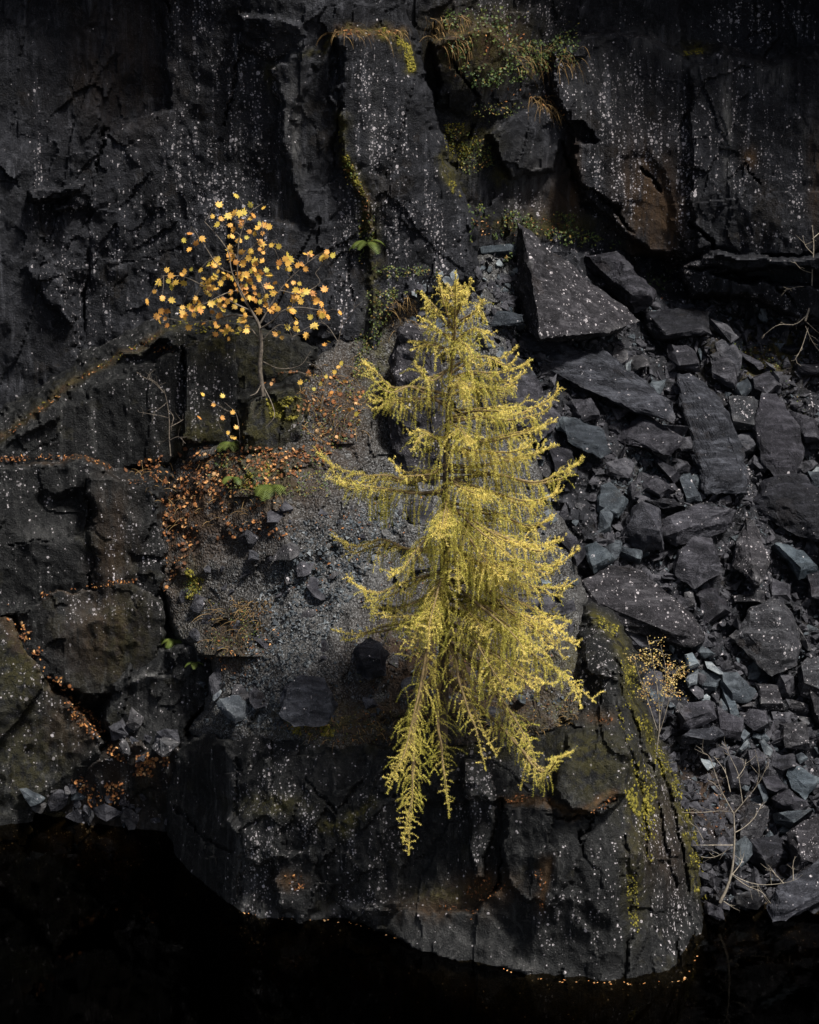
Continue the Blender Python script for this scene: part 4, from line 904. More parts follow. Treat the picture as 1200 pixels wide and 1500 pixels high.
# ------------------------------------------------------------------ the larch
def larch():
    base = W(648, 1092, 0.0)
    trunk_px = [(647, 1096), (650, 1000), (651, 900), (651, 800), (653, 700), (657, 600), (663, 510), (668, 404)]
    D0 = -0.35
    def td(py): return D0 - 0.325 * (1092 - py) / 100
    def tx(py):
        ys = [p[1] for p in trunk_px][::-1]; xs = [p[0] for p in trunk_px][::-1]
        return float(np.interp(py, ys, xs))
    root = thing('larch_tree', W(647, 1094, D0), 'yellow autumn larch with drooping branches standing on the rim of the promontory', 'tree')
    TP = catmull([W(x, y, td(y)) for x, y in trunk_px], 40)
    v, f = tube(TP, 0.085 * (1 - np.linspace(0, 1, 40)) ** 0.85 + 0.006, 0, 8, 0.15)
    make('trunk', v, f, M['larch_bark'], root, True)
    # limbs: trunk height, waypoints out to the tip, depth of the tip relative to the trunk, curtain length, fullness
    L = [
     (545, [(664, 490), (667, 440), (668, 398)], .0, .12, 1.3), (520, [(665, 470), (668, 430), (670, 408)], -.05, .14, 1.2), (455, [(652, 432), (655, 414)], -.1, .08, 1), (452, [(682, 432), (681, 415)], .05, .08, 1),
     (470, [(647, 428), (645, 404)], .1, .16, .9), (462, [(684, 424), (689, 409)], -.1, .16, .9), (482, [(632, 445), (617, 432)], -.2, .2, 1), (484, [(700, 452), (706, 438)], -.2, .2, 1), (440, [(680, 425)], -.2, .1, .8), (438, [(656, 418)], .15, .1, .8),
     (500, [(640, 480), (616, 468)], -.5, .22, 1), (500, [(694, 480), (724, 490)], -.3, .25, 1), (515, [(632, 502), (600, 501)], .1, .25, 1), (508, [(676, 500), (690, 520)], -.8, .3, 1),
     (540, [(632, 553), (616, 547), (607, 528)], -.3, .32, .9), (540, [(700, 520), (735, 526), (760, 510)], .1, .3, 1.1), (555, [(690, 545), (731, 548), (775, 532)], -.3, .42, 1.1), (570, [(700, 566), (735, 566), (772, 546)], .4, .4, 1),
     (550, [(672, 556), (690, 575)], -.9, .5, 1.1), (580, [(605, 566), (574, 568), (551, 546), (531, 532)], -.2, .4, 1.0), (590, [(610, 584), (574, 586), (538, 589)], .3, .34, .9),
     (600, [(700, 600), (735, 596), (765, 600)], -.6, .55, 1.1), (612, [(708, 610), (758, 607), (789, 595), (818, 575)], .1, .4, .9), (640, [(708, 644), (766, 632), (818, 620)], -.2, .42, 1.0), (620, [(675, 632), (692, 655)], -1.0, .6, 1.2),
     (655, [(700, 660), (745, 662), (780, 655)], -.8, .5, 1.1), (680, [(704, 682), (766, 668), (820, 652)], .3, .42, 1), (690, [(724, 694), (785, 706), (823, 692), (853, 674)], -.1, .45, 1), (700, [(720, 720), (775, 735), (822, 720)], -.6, .5, 1.05),
     (700, [(601, 704), (566, 697), (536, 697), (494, 686), (462, 662)], -.1, .46, 1.05), (715, [(610, 722), (570, 716), (520, 712), (480, 700)], -.5, .4, .85), (690, [(630, 690), (590, 690), (570, 672)], -.5, .3, .6),
     (705, [(680, 715), (714, 736)], -1.3, .62, 1.25), (735, [(724, 752), (777, 770), (812, 758)], -.5, .5, 1.1), (745, [(690, 760), (735, 790), (775, 800)], -1.0, .5, .95), (740, [(655, 750), (650, 780)], -1.4, .72, 1.2),
     (800, [(600, 804), (560, 792), (520, 800), (484, 782)], .2, .34, .85), (800, [(708, 826), (766, 822), (808, 830), (848, 804)], .1, .4, 1), (820, [(700, 836), (750, 850), (800, 862), (838, 858)], -.5, .42, .9),
     (840, [(615, 846), (575, 862), (540, 868), (511, 852)], -.3, .42, .95), (860, [(610, 880), (570, 892), (530, 888)], .1, .32, .7), (905, [(605, 912), (555, 920), (517, 930), (484, 922)], .3, .2, .6),
     (845, [(704, 856), (747, 892), (796, 919), (850, 948)], -.6, .5, 1.15), (830, [(695, 845), (735, 870), (790, 895), (836, 912)], -.1, .45, .9), (890, [(708, 912), (758, 934), (785, 961), (823, 988), (871, 1028)], -.7, .5, 1.15), (930, [(700, 945), (740, 965), (775, 990), (812, 1004)], -1.0, .4, .85),
     (860, [(636, 870), (618, 905), (600, 950)], -1.2, .45, 1.1), (900, [(632, 934), (620, 999), (605, 1068), (592, 1108), (564, 1150)], -1.0, .36, 1.1), (950, [(610, 1050), (606, 1120), (601, 1183), (590, 1234)], -1.2, .30, 1.0), (980, [(640, 1040), (645, 1090), (650, 1130), (657, 1182)], -.8, .26, .7),
     (925, [(668, 960), (685, 1015), (704, 1061), (728, 1108)], -1.0, .3, .9), (935, [(700, 975), (735, 1024), (758, 1062), (777, 1096), (786, 1150)], -1.1, .3, .85), (990, [(740, 1070), (793, 1128), (818, 1112), (840, 1102)], -1.2, .28, .8),
     (870, [(720, 884), (780, 905), (832, 930)], -.9, .5, 1.1), (862, [(715, 892), (760, 930), (803, 962)], -1.3, .5, 1.1), (800, [(700, 822), (742, 832), (792, 850)], -1.2, .5, 1.1), (908, [(690, 930), (730, 985), (762, 1012)], -1.2, .45, 1.0),
     (780, [(622, 792), (592, 828), (568, 850)], -1.0, .4, .9), (868, [(640, 880), (610, 900), (558, 905)], -.7, .4, .8), (838, [(645, 850), (632, 890), (624, 935)], -1.3, .5, 1.1), (640, [(640, 640), (620, 630), (600, 640)], -.6, .35, .7), (760, [(720, 778), (780, 800), (826, 792)], -.9, .5, 1.0),
     (780, [(664, 800), (672, 850)], -.9, .5, .9), (870, [(690, 900), (715, 935)], -1.1, .5, 1.0), (760, [(690, 790), (720, 830), (745, 850)], -1.2, .5, 1.0),
    ]
    down = np.array([0, 0, -1.0])
    twins = []
    for (ty, way, dtip, drop, full) in L:
        n = len(way); jx, jy = random.uniform(-10, 10), random.uniform(6, 22)
        twins.append((min(ty + random.uniform(-14, 18), 1000), [(x + jx * (k + 1) / n, y + jy * (k + 0.5) / n) if k < n - 1 else (x * 0.88 + tx(ty) * 0.12 + jx, y + jy) for k, (x, y) in enumerate(way)], dtip + random.choice((-.45, .4)) * random.uniform(0.6, 1.2), drop * 0.95, full * 0.42))
    for bi, (ty, way, dtip, drop, full) in enumerate(L + twins):
        x0 = tx(ty); d0 = td(ty)
        pts = [W(x0, ty, d0)]; n = len(way)
        for k, (x, y) in enumerate(way):
            t = (k + 1) / n
            # depth: stay in the trunk's upright plane, bow towards or away from the viewer
            pts.append(W(x, y, td(y) * 1.0 + dtip * t ** 0.8 if y < 1092 else td(1092) - 0.325 * (1092 - y) / 100 + dtip * t ** 0.8))
        P = np.array(pts); ln = np.linalg.norm(np.diff(P, axis=0), axis=1).sum()
        m = max(10, int(ln / 0.05)); C = catmull(P, m)
        C = C + (np.stack([noise3(C * 3 + bi, 11), noise3(C * 3 + bi, 12), noise3(C * 3 + bi, 13)], 1)) * 0.05
        r0 = 0.010 + 0.010 * min(ln, 2.2)
        wood = Buf(); v, f = tube(C, r0, 0.003, 5, 0.1); wood.add(v, f)
        # twigs
        seg = np.gradient(C, axis=0); seg /= np.linalg.norm(seg, axis=1)[:, None] + 1e-9
        nt = int(ln / 0.041 * full) + 7
        strands = []
        for k in range(nt):
            t = 0.10 + 0.90 * (k + random.random()) / nt
            if ln > 1.3 and t < 0.18 and random.random() < 0.5: continue
            i = min(int(t * (m - 1)), m - 1); p = C[i]; T = seg[i]
            side = np.cross(T, [0, 0, 1.0]); side /= np.linalg.norm(side) + 1e-9
            sgn = -1 if k % 2 else 1
            shape = math.sin(min(1, t * 1.25) ** 0.7 * math.pi * 0.93) * 0.85 + 0.22
            up = max(0.0, (t - 0.55) / 0.45)
            length = drop * (1.15 if ty > 850 else 1.1) * shape * random.choice((0.35, 0.6, 0.85, 1.1, 1.5)) * (1 - 0.35 * up)
            out = side * sgn * random.uniform(0.15, 0.9) + T * random.uniform(0.15, 0.7) + np.array([0, 0, random.uniform(-0.1, 0.35) + 0.55 * up])
            if ty > 850: out = out + side * sgn * 0.5 + np.array([0, 0, 0.25])
            out /= np.linalg.norm(out)
            q = [p]; dirv = out.copy(); ns = max(4, int(length / 0.05)); stp = length / ns
            g = random.choice((0.15, 0.3, 0.45, 0.7)) * (1 - 0.85 * up)
            for s in range(ns):
                dirv = dirv + down * g + rng.normal(size=3) * 0.06; dirv /= np.linalg.norm(dirv); q.append(q[-1] + dirv * stp)
            strands.append((np.array(q), t))
            if random.random() < 0.42 and length > 0.18:      # forked twig
                j = ns // 2; dv = dirv + rng.normal(size=3) * 0.6; dv /= np.linalg.norm(dv); q2 = [q[j]]
                for s in range(max(3, ns // 2)):
                    dv = dv + down * 0.4; dv /= np.linalg.norm(dv); q2.append(q2[-1] + dv * stp)
                strands.append((np.array(q2), t))
        strands.append((C[int(m * (0.2 if ty > 850 else 0.4)):], 0.85)); strands.append((C[int(m * 0.5):], 1.0))
        NV, NT = [], []
        for q, t in strands:
            if len(q) < 2: continue
            v, f = tube(q, 0.0032, 0.0015, 3); wood.add(v, f)
            sl = np.linalg.norm(np.diff(q, axis=0), axis=1); tot = sl.sum(); cs = np.concatenate([[0], np.cumsum(sl)])
            nn = int(tot / 0.0031); sj = rng.normal() * 0.13
            s = rng.random(nn) * tot; s = np.round(s / 0.017) * 0.017 + rng.normal(size=nn) * 0.005; s = np.clip(s, 0, tot)
            ii = np.clip(np.searchsorted(cs, s) - 1, 0, len(q) - 2); tt = ((s - cs[ii]) / (sl[ii] + 1e-9))[:, None]
            pp = q[ii] * (1 - tt) + q[ii + 1] * tt; ax = (q[ii + 1] - q[ii]) / (sl[ii][:, None] + 1e-9)
            dv = rng.normal(size=(nn, 3)); dv -= 0.55 * ax * (dv * ax).sum(1)[:, None]; dv += ax * 0.55; dv /= np.linalg.norm(dv, axis=1)[:, None]
            wv = np.cross(dv, rng.normal(size=(nn, 3))); wv /= np.linalg.norm(wv, axis=1)[:, None] + 1e-9
            le = rng.uniform(0.016, 0.036, nn)[:, None]; wd = 0.0029
            NV.append(np.stack([pp - wv * wd, pp + wv * wd, pp + dv * le], 1).reshape(-1, 3))
            # needles get greener and darker along a twig, more golden towards limb tips
            tone = 0.80 - 0.44 * (s / max(tot, 0.05)) * min(1, tot / 0.3) + 0.35 * max(0, t - 0.6) / 0.4 + rng.normal(size=nn) * 0.09 + sj + 0.1 * math.sin(bi * 2.3)
            tone = tone - 0.12 * max(0, (ty - 700) / 400)
            NT.append(np.repeat(np.clip(tone, 0, 1), 3))
        v, f, t_ = wood.out() if all(len(x[0]) == 4 for x in wood.f) else (None, None, None)
        br = make('branch', v, f, M['larch_twig'], root, True)
        nv = np.concatenate(NV); nf = np.arange(len(nv)).reshape(-1, 3)
        nd = bpy.data.objects.new('needles', mesh_from('needles', nv, nf, M['needles'], False, None, {'tone': np.concatenate(NT)}))
        COL.objects.link(nd); nd.parent = br; nd.matrix_parent_inverse = Matrix.Translation(-root.location) if False else Matrix.Identity(4); nd['kind'] = 'stuff'
    return root
larch()

# ------------------------------------------------------------------ leaves
def maple_leaf():
    a = [(0, -0.45), (0.10, -0.32), (0.30, -0.40), (0.28, -0.22), (0.52, -0.02), (0.31, 0.06), (0.40, 0.34), (0.18, 0.24), (0.02, 0.58), (-0.15, 0.22), (-0.42, 0.30), (-0.29, 0.05), (-0.50, -0.06), (-0.27, -0.20), (-0.34, -0.38), (-0.10, -0.30)]
    V = [(0, -0.05, 0)] + [(x, y, 0.10 * abs(x) + 0.16 * y * y) for x, y in a]
    n = len(a); F = [(0, 1 + i, 1 + (i + 1) % n) for i in range(n)]
    return np.array(V), np.array(F)
ML = maple_leaf()
SL = (np.array([(0, -0.5, 0), (0.32, -0.05, 0.08), (0, 0.5, 0.02), (-0.32, -0.05, 0.08)]), np.array([(0, 1, 2), (0, 2, 3)]))

def frame(n, spread):
    return np.array(orient(n, spread).to_matrix())

# maple sapling on the left ledge
def maple():
    base = W(384, 572, 3.1)
    root = thing('maple_sapling', base, 'small yellow-leaved maple growing from the ledge at left', 'tree')
    def td(py, off=0): return 3.1 - 0.325 * (572 - py) / 100 + off
    tr = [(386, 580, 0), (381, 540, 0), (383, 505, 0), (379, 475, 0), (368, 455, -0.05)]
    v, f = tube(catmull([W(x, y, td(y, o)) for x, y, o in tr], 22), 0.040, 0.020, 8, 0.15); make('trunk', v, f, M['bark'], root)
    roots = [[(386, 566), (372, 585), (362, 600)], [(386, 566), (398, 590), (402, 610), (390, 625)], [(384, 560), (376, 575), (366, 580)]]
    BR = [[(380, 478), (360, 440), (340, 400), (335, 370), (318, 345), (300, 325)], [(368, 455), (350, 425), (348, 380), (352, 345), (366, 312), (385, 298)], [(379, 478), (395, 450), (410, 425), (428, 405), (450, 385)], [(368, 456), (335, 440), (300, 420), (268, 405), (240, 404)],
          [(374, 465), (340, 462), (310, 470), (280, 472), (245, 466)], [(381, 482), (400, 470), (415, 455), (440, 450), (478, 456)], [(348, 385), (372, 360), (385, 340), (380, 318)], [(340, 400), (320, 390), (300, 360), (284, 336)], [(395, 450), (385, 420), (375, 390), (400, 352)],
          [(382, 500), (365, 480), (345, 485)], [(350, 425), (330, 430), (300, 445)], [(383, 500), (405, 478), (420, 478), (428, 494)], [(410, 425), (440, 430), (468, 415), (462, 400)], [(386, 530), (410, 540), (440, 535), (455, 515)]]
    curves = []
    for k, b in enumerate(BR + roots):
        off = (k % 5 - 2) * 0.22
        pts = [W(x, y, td(y) + off * min(1, i / 2)) for i, (x, y) in enumerate(b)]
        C = catmull(pts, 16); bb = Buf(); v, f = tube(C, 0.016 if k < 6 else 0.010, 0.004, 5, 0.2); bb.add(v, f); curves.append((C, bb))
    cl = [(284, 345, 4), (330, 322, 6), (350, 302, 3), (376, 312, 5), (352, 345, 9), (378, 350, 7), (336, 366, 12), (316, 395, 10), (345, 400, 12), (372, 380, 9), (408, 388, 9), (300, 410, 9), (335, 430, 15), (300, 446, 13), (275, 450, 7), (238, 408, 5), (240, 430, 4), (242, 464, 6), (266, 402, 5), (370, 428, 12), (402, 440, 11),
          (430, 440, 9), (452, 384, 5), (468, 376, 3), (462, 456, 5), (478, 460, 3), (430, 480, 4), (346, 490, 6), (330, 478, 5), (425, 492, 3), (400, 365, 4), (440, 410, 4), (380, 400, 7), (460, 430, 4), (300, 470, 4), (360, 460, 4)]
    meshes = [mesh_from('leaf', ML[0] * np.array([1, 1, z]), ML[1], M['leaf_yellow'], True) for z in (1.0, 2.0, -1.2)]
    pts_all = np.concatenate([c for c, _ in curves[:len(BR)]])
    for x, y, n in cl:
        tw = None
        for i in range(int(n * 1.2 + 0.5)):
            px = x + rng.normal() * 11; py = y + rng.normal() * 10
            near = int(np.argmin(((pts_all - W(px, py, td(py))) ** 2 * np.array([1, 0.25, 1])).sum(1)))
            a = pts_all[near]; kb = near // 16
            p = W(px, py, td(py) + (a[1] - W(px, py, td(py))[1]) * 0.6 + rng.normal() * 0.15)
            mid = (a + p) / 2 + np.array([0, 0, 0.03]) + rng.normal(size=3) * 0.015
            v, f = tube(np.array([a, mid, p]), 0.0035, 0.002, 3); curves[kb][1].add(v, f)
            o = bpy.data.objects.new('leaf', random.choice(meshes))
            o.rotation_mode = 'QUATERNION'; o.rotation_quaternion = orient((0.25, -0.8, 0.5), 0.45); s = random.uniform(0.08, 0.145)
            o.location = p + np.array([0, -0.01, -0.03]); o.scale = (s * random.uniform(0.8, 1.0), s, s); link(o, root)
    for k, (C, bb) in enumerate(curves):
        v, f, _t = bb.out(); make('branch' if k < len(BR) else 'root', v, f, M['bark'], root)
maple()

def sapling(name, label, stem, branches, dep, mat='pale_bark', r=0.02, leaves=(), leaf_mat='leaf_yellow', leaf_size=(0.07, 0.11), cat='sapling', rbr=0.009):
    """stem and branches: pixel polylines; dep: depth at the stem's foot; each limb a part, each leaf a part"""
    x0, y0 = stem[0]; root = thing(name, W(x0, y0, dep), label, cat)
    def td(py): return dep - 0.325 * (y0 - py) / 100
    v, f = tube(catmull([W(x, y, td(y)) for x, y in stem], 18), r, r * 0.35, 6, 0.15); make('stem', v, f, M[mat], root)
    for k, b in enumerate(branches):
        off = ((k * 37) % 7 - 3) * 0.10
        pts = [W(x, y, td(y) + off * i / max(1, len(b) - 1)) for i, (x, y) in enumerate(b)]
        C = catmull(pts, 12); bb = Buf(); v, f = tube(C, rbr, 0.0025, 5, 0.25); bb.add(v, f)
        for i in range(int(len(b) * 1.6)):
            j = random.randrange(3, 12); g = C[j] - C[j - 1]; g = g / (np.linalg.norm(g) + 1e-9) + rng.normal(size=3) * 0.7 + np.array([0, 0, 0.25]); g /= np.linalg.norm(g); ln_ = random.uniform(0.06, 0.22)
            v, f = tube(np.array([C[j], C[j] + g * ln_ * 0.5 + rng.normal(size=3) * 0.012, C[j] + g * ln_]), rbr * 0.45, 0.0015, 3); bb.add(v, f)
        v, f, _t = bb.out(); make('branch', v, f, M[mat], root)
    me = mesh_from('leaf', ML[0], ML[1], M[leaf_mat], True)
    for x, y in leaves:
        o = bpy.data.objects.new('leaf', me); o.rotation_mode = 'QUATERNION'; o.rotation_quaternion = orient((0.1, -0.85, 0.5), 0.5); s = random.uniform(*leaf_size)
        o.location = W(x, y, td(y) - 0.1 * random.random()); o.scale = (s, s, s); link(o, root)
    return root

sapling('bare_sapling', 'bare pale-limbed sapling at the water edge in the right corner', [(1055, 1322), (1066, 1298), (1073, 1270), (1076, 1230), (1075, 1192)],
        [[(1075, 1192), (1060, 1165), (1050, 1140), (1040, 1110), (1030, 1102)], [(1075, 1192), (1092, 1172), (1108, 1152), (1118, 1135), (1124, 1118)], [(1074, 1190), (1055, 1188), (1030, 1190), (1000, 1190), (980, 1186)], [(1073, 1236), (1062, 1248), (1045, 1256), (1025, 1254), (1012, 1240)],
         [(1072, 1280), (1090, 1290), (1115, 1296), (1145, 1294), (1168, 1288)], [(1072, 1282), (1095, 1298), (1115, 1306), (1128, 1322), (1138, 1330)], [(1076, 1220), (1090, 1212), (1105, 1198), (1115, 1180)], [(1062, 1168), (1048, 1150), (1036, 1142)], [(1088, 1178), (1084, 1150), (1080, 1130), (1068, 1105), (1064, 1095)], [(1080, 1140), (1090, 1125), (1093, 1112)],
         [(1072, 1282), (1085, 1265), (1090, 1250)], [(1130, 1296), (1128, 1276), (1126, 1272)], [(1148, 1294), (1140, 1285), (1130, 1274)], [(1060, 1320), (1075, 1330), (1084, 1334)], [(1074, 1238), (1050, 1238), (1015, 1238)], [(1108, 1152), (1112, 1128), (1106, 1098)], [(1162, 1290), (1162, 1275), (1161, 1268)], [(1070, 1160), (1062, 1130), (1046, 1108)], [(1030, 1230), (1020, 1212), (1010, 1206)]],
        float(surf(1056, 1318)[0]) - 0.35, r=0.026, rbr=0.008)
sapling('bare_sapling', 'thin grey leafless sapling against the dark ledge at left', [(250, 668), (248, 640), (248, 615), (245, 590), (240, 570)],
        [[(240, 575), (225, 560), (210, 552), (200, 545)], [(244, 590), (232, 600), (224, 604)], [(247, 612), (230, 608), (206, 604)], [(248, 640), (236, 650), (230, 655)], [(248, 645), (262, 640), (272, 650)], [(238, 572), (228, 560), (216, 553)], [(250, 625), (268, 615), (285, 600)], [(246, 600), (254, 610), (252, 622)]], float(surf(250, 660)[0]) - 0.3, mat='bark', r=0.012, rbr=0.006)
sapling('bare_sapling', 'pale leafless sapling at the right edge below the wall', [(1180, 470), (1188, 440), (1190, 400), (1192, 360), (1190, 330)],
        [[(1190, 400), (1175, 395), (1165, 385)], [(1191, 372), (1180, 360), (1176, 345)], [(1182, 462), (1165, 475), (1140, 476), (1120, 490)], [(1182, 472), (1200, 488), (1212, 492)], [(1184, 480), (1174, 510), (1164, 528)], [(1190, 420), (1170, 420), (1152, 424)], [(1190, 350), (1202, 340), (1210, 335)], [(1190, 380), (1205, 372), (1215, 374)], [(1180, 478), (1190, 500), (1205, 520)]], float(surf(1180, 500)[0]) - 0.9, r=0.018, rbr=0.008)
sapling('leafy_sapling', 'thin twiggy sapling with a few yellow leaves between maple and larch', [(470, 600), (480, 560), (490, 520), (498, 490), (505, 450)],
        [[(478, 570), (460, 555), (440, 545), (415, 545)], [(488, 530), (505, 515), (520, 500)], [(484, 545), (500, 545), (525, 560)], [(495, 500), (482, 480), (470, 470)], [(500, 478), (515, 460), (522, 446)], [(480, 560), (468, 540), (450, 530)], [(474, 585), (490, 580), (510, 590)]], float(surf(470, 600)[0]) - 0.25, mat='bark', r=0.009, rbr=0.005,
        leaves=[(486, 575), (490, 545), (496, 538), (484, 578), (500, 532), (512, 600), (522, 606), (470, 562), (460, 570), (478, 552), (505, 558), (452, 548), (440, 560), (494, 570), (476, 505), (458, 478), (482, 500)])
sapling('leafy_sapling', 'low drooping twig with yellow leaves below the maple', [(352, 650), (350, 625), (345, 605), (330, 590)],
        [[(352, 640), (362, 630), (372, 610), (368, 590)], [(346, 606), (330, 600), (305, 585)], [(352, 648), (340, 640), (325, 632)], [(350, 630), (362, 640), (372, 648)]], float(surf(352, 650)[0]) - 0.25, mat='bark', r=0.008, rbr=0.005,
        leaves=[(297, 578), (313, 593), (326, 580), (346, 626), (341, 604), (360, 640), (364, 634), (340, 640), (334, 634), (344, 642), (368, 628), (292, 612), (358, 622), (326, 612)])

def birch():
    dep = float(surf(960, 1090)[0]) - 0.45
    root = thing('birch_sapling', W(962, 1096, dep), 'small birch with tiny pale yellow leaves beside the mossy flank of the promontory', 'tree')
    def td(py): return dep - 0.325 * (1096 - py) / 100
    tips = []
    for k, st in enumerate([[(962, 1098), (966, 1060), (963, 1010), (955, 965), (948, 932)], [(964, 1080), (975, 1045), (985, 1005), (992, 975)], [(963, 1070), (950, 1030), (938, 995), (930, 965)], [(965, 1065), (972, 1020), (975, 980), (968, 945)]]):
        C = catmull([W(x, y, td(y) + (k % 3 - 1) * 0.15 * i / 3) for i, (x, y) in enumerate(st)], 22)
        v, f = tube(C, 0.013 if k == 0 else 0.007, 0.003, 5, 0.1); make('trunk' if k == 0 else 'stem', v, f, M['pale_bark'], root)
        for q in range(9):
            i = random.randrange(8, 22); sg = -1 if q % 2 else 1; ln = random.uniform(0.08, 0.26)
            g = np.array([sg * random.uniform(0.4, 1), rng.normal() * 0.6, random.uniform(-0.2, 0.8)]); g /= np.linalg.norm(g)
            B = catmull([C[i], C[i] + g * ln * 0.5 + np.array([0, 0, 0.02]), C[i] + g * ln], 8); v, f = tube(B, 0.004, 0.0015, 3); make('branch', v, f, M['pale_bark'], root); tips.append(B)
    b = Buf()
    for C in tips:
        for i in range(random.choice((8, 14, 22, 30))):
            t = 0.15 + 0.85 * random.random(); p = C[int(t * 7)] + rng.normal(size=3) * 0.045 + np.array([0, 0, -0.02])
            s = random.uniform(0.02, 0.042); b.add((SL[0] * s * np.array([random.uniform(0.6, 1.2), 1, 1])) @ frame((0, -0.8, 0.5), 0.9).T + p, SL[1], np.clip(rng.normal() * 0.25 + 0.5, 0, 1))
    v, f, t = b.out(); make('crown', v, f, M['leaf_birch'], root, False, attrs={'tone': t}, kind='stuff')
birch()

# ------------------------------------------------------------------ ferns
def fern(px, py, label, n=7, size=0.38, lean=None):
    p, nn, d = surf_pn([px], [py]); base = p[0] + nn[0] * 0.03
    root = thing('fern', base, label, 'fern')
    for k in range(n):
        a = 2 * math.pi * k / n + random.uniform(-.3, .3)
        dv = np.array([math.cos(a), -abs(math.sin(a)) * 0.9, 0.55 + 0.3 * random.random()]); dv /= np.linalg.norm(dv)
        L_ = size * random.uniform(0.7, 1.1); q = [base]; g = dv.copy()
        for s in range(14):
            g = g + np.array([0, 0, -0.13]); g /= np.linalg.norm(g); q.append(q[-1] + g * L_ / 14)
        q = np.array(q); b = Buf()
        v, f = tube(q, 0.005, 0.002, 3)
        b.add(v, np.concatenate([f[:, [0, 1, 2]], f[:, [0, 2, 3]]]))
        T = np.gradient(q, axis=0); T /= np.linalg.norm(T, axis=1)[:, None]
        S = np.cross(T, [0, 0, 1.0]); S /= np.linalg.norm(S, axis=1)[:, None] + 1e-9
        for i in range(1, 15):
            w = 0.28 * L_ * math.sin((i / 15) ** 0.7 * math.pi * 0.95) + 0.01
            for sg in (-1, 1):
                tip = q[i] + S[i] * sg * w + T[i] * w * 0.4 + np.array([0, 0, -0.15 * w])
                b.add([q[i] - T[i] * 0.010, tip, q[i] + T[i] * 0.012], [(0, 1, 2)])
        v, f, t = b.out(); make('frond', v, f, M['fern'], root, False)
fern(398, 712, 'green fern on the leafy bank below the mossy maple block', 8, 0.42)
fern(340, 650, 'green fern tucked under the maple ledge beside the drooping twig', 6, 0.32)
fern(258, 940, 'bright green fern alone at the left edge of the gravel', 6, 0.30)
fern(288, 970, 'small fern right below the bright one at the gravel edge', 4, 0.2)
fern(538, 352, 'fern clinging to the mossy crack beside the pillar', 6, 0.36)
fern(345, 700, 'small fern among the brown leaves left of the bank', 5, 0.24)

# ------------------------------------------------------------------ litter, undergrowth and moss
def litter(name, regions, leafshape, mat, size, label, lift=0.012, tone=(0.5, 0.28), spread=0.6, cat='leaves', up=0.5):
    b = Buf()
    for n, poly in regions:
        q = in_poly(n, poly)
        dens = fbm2(q[:, 0] / 28, q[:, 1] / 28, 9, 3)
        q = q[dens > -0.10 + 0.2 * rng.normal(size=len(q))]
        p, nn, d = surf_pn(q[:, 0], q[:, 1], 5)
        for i in range(len(q)):
            if d[i] > 1e5: continue
            nrm = nn[i] + np.array([0, 0, up])
            s = random.uniform(*size) * random.choice((0.6, 0.8, 1.0))
            b.add((leafshape[0] * np.array([random.uniform(0.55, 1), 1, random.uniform(-3, 4)]) * s) @ frame(nrm, spread).T + p[i] + nn[i] * (lift + 0.02 * random.random()), leafshape[1], np.clip(rng.normal() * tone[1] + tone[0], 0, 1))
    v, f, t = b.out()
    return make(name, v, f, M[mat], None, False, attrs={'tone': t}, kind='stuff', label=label, category=cat)

def band(pts, w):
    """a strip of polygon round a polyline"""
    P = np.asarray(pts, float); T = np.gradient(P, axis=0); T /= np.linalg.norm(T, axis=1)[:, None]; Nn = np.stack([-T[:, 1], T[:, 0]], 1)
    return list(map(tuple, np.vstack([P + Nn * w, (P - Nn * w)[::-1]])))

litter('fallen_leaves', [(950, [(170, 690), (260, 655), (345, 650), (450, 660), (440, 700), (330, 730), (250, 710)]), (640, [(235, 700), (320, 700), (430, 735), (420, 790), (300, 790), (240, 870), (236, 780)]), (380, [(430, 560), (540, 540), (520, 640), (470, 680), (440, 680)]), (90, [(370, 560), (430, 540), (520, 560), (450, 580)]), (60, band([(238, 700), (250, 780), (262, 850)], 12))],
       ML, 'leaf_fallen', (0.035, 0.105), 'brown and orange maple leaves strewn over the bank left of the larch', tone=(0.40, 0.30), spread=0.85)
litter('fallen_leaves', [(160, [(420, 760), (640, 720), (640, 860), (460, 900)]), (150, [(560, 880), (840, 880), (840, 1040), (600, 1060)]), (200, [(300, 910), (390, 880), (410, 930), (360, 990), (300, 980)]), (70, [(400, 1060), (560, 1040), (640, 1050), (620, 1090), (470, 1090)]), (60, [(520, 940), (700, 960), (700, 1060), (560, 1040)]), (30, [(400, 780), (560, 760), (520, 900), (400, 880)])], SL, 'leaf_fallen', (0.035, 0.07), 'small brown leaves lying on the gravel slope', tone=(0.35, 0.25))
litter('fallen_leaves', [(220, band([(5, 890), (40, 930), (75, 985), (100, 1015)], 9)), (220, band([(95, 1030), (120, 1045), (150, 1075)], 14)), (330, [(190, 1110), (230, 1100), (255, 1108), (240, 1135), (200, 1140)]), (260, [(120, 1150), (180, 1145), (185, 1175), (140, 1190), (110, 1180)]), (60, band([(150, 1090), (185, 1110), (205, 1120)], 8)), (50, band([(105, 1140), (130, 1150)], 10))],
       ML, 'leaf_fallen', (0.045, 0.09), 'orange leaves gathered on the ledges at the lower left', tone=(0.5, 0.25))
litter('fallen_leaves', [(200, band([(0, 672), (60, 669), (128, 672), (165, 690)], 4)), (40, band([(185, 710), (230, 700)], 5)), (160, band([(10, 640), (60, 600), (95, 575), (130, 548), (235, 492)], 3)), (40, band([(225, 512), (260, 510)], 6)), (160, band([(60, 872), (150, 856), (200, 850)], 4))], SL, 'leaf_fallen', (0.03, 0.065), 'thin line of brown leaves along the left-hand ledges', tone=(0.4, 0.2))
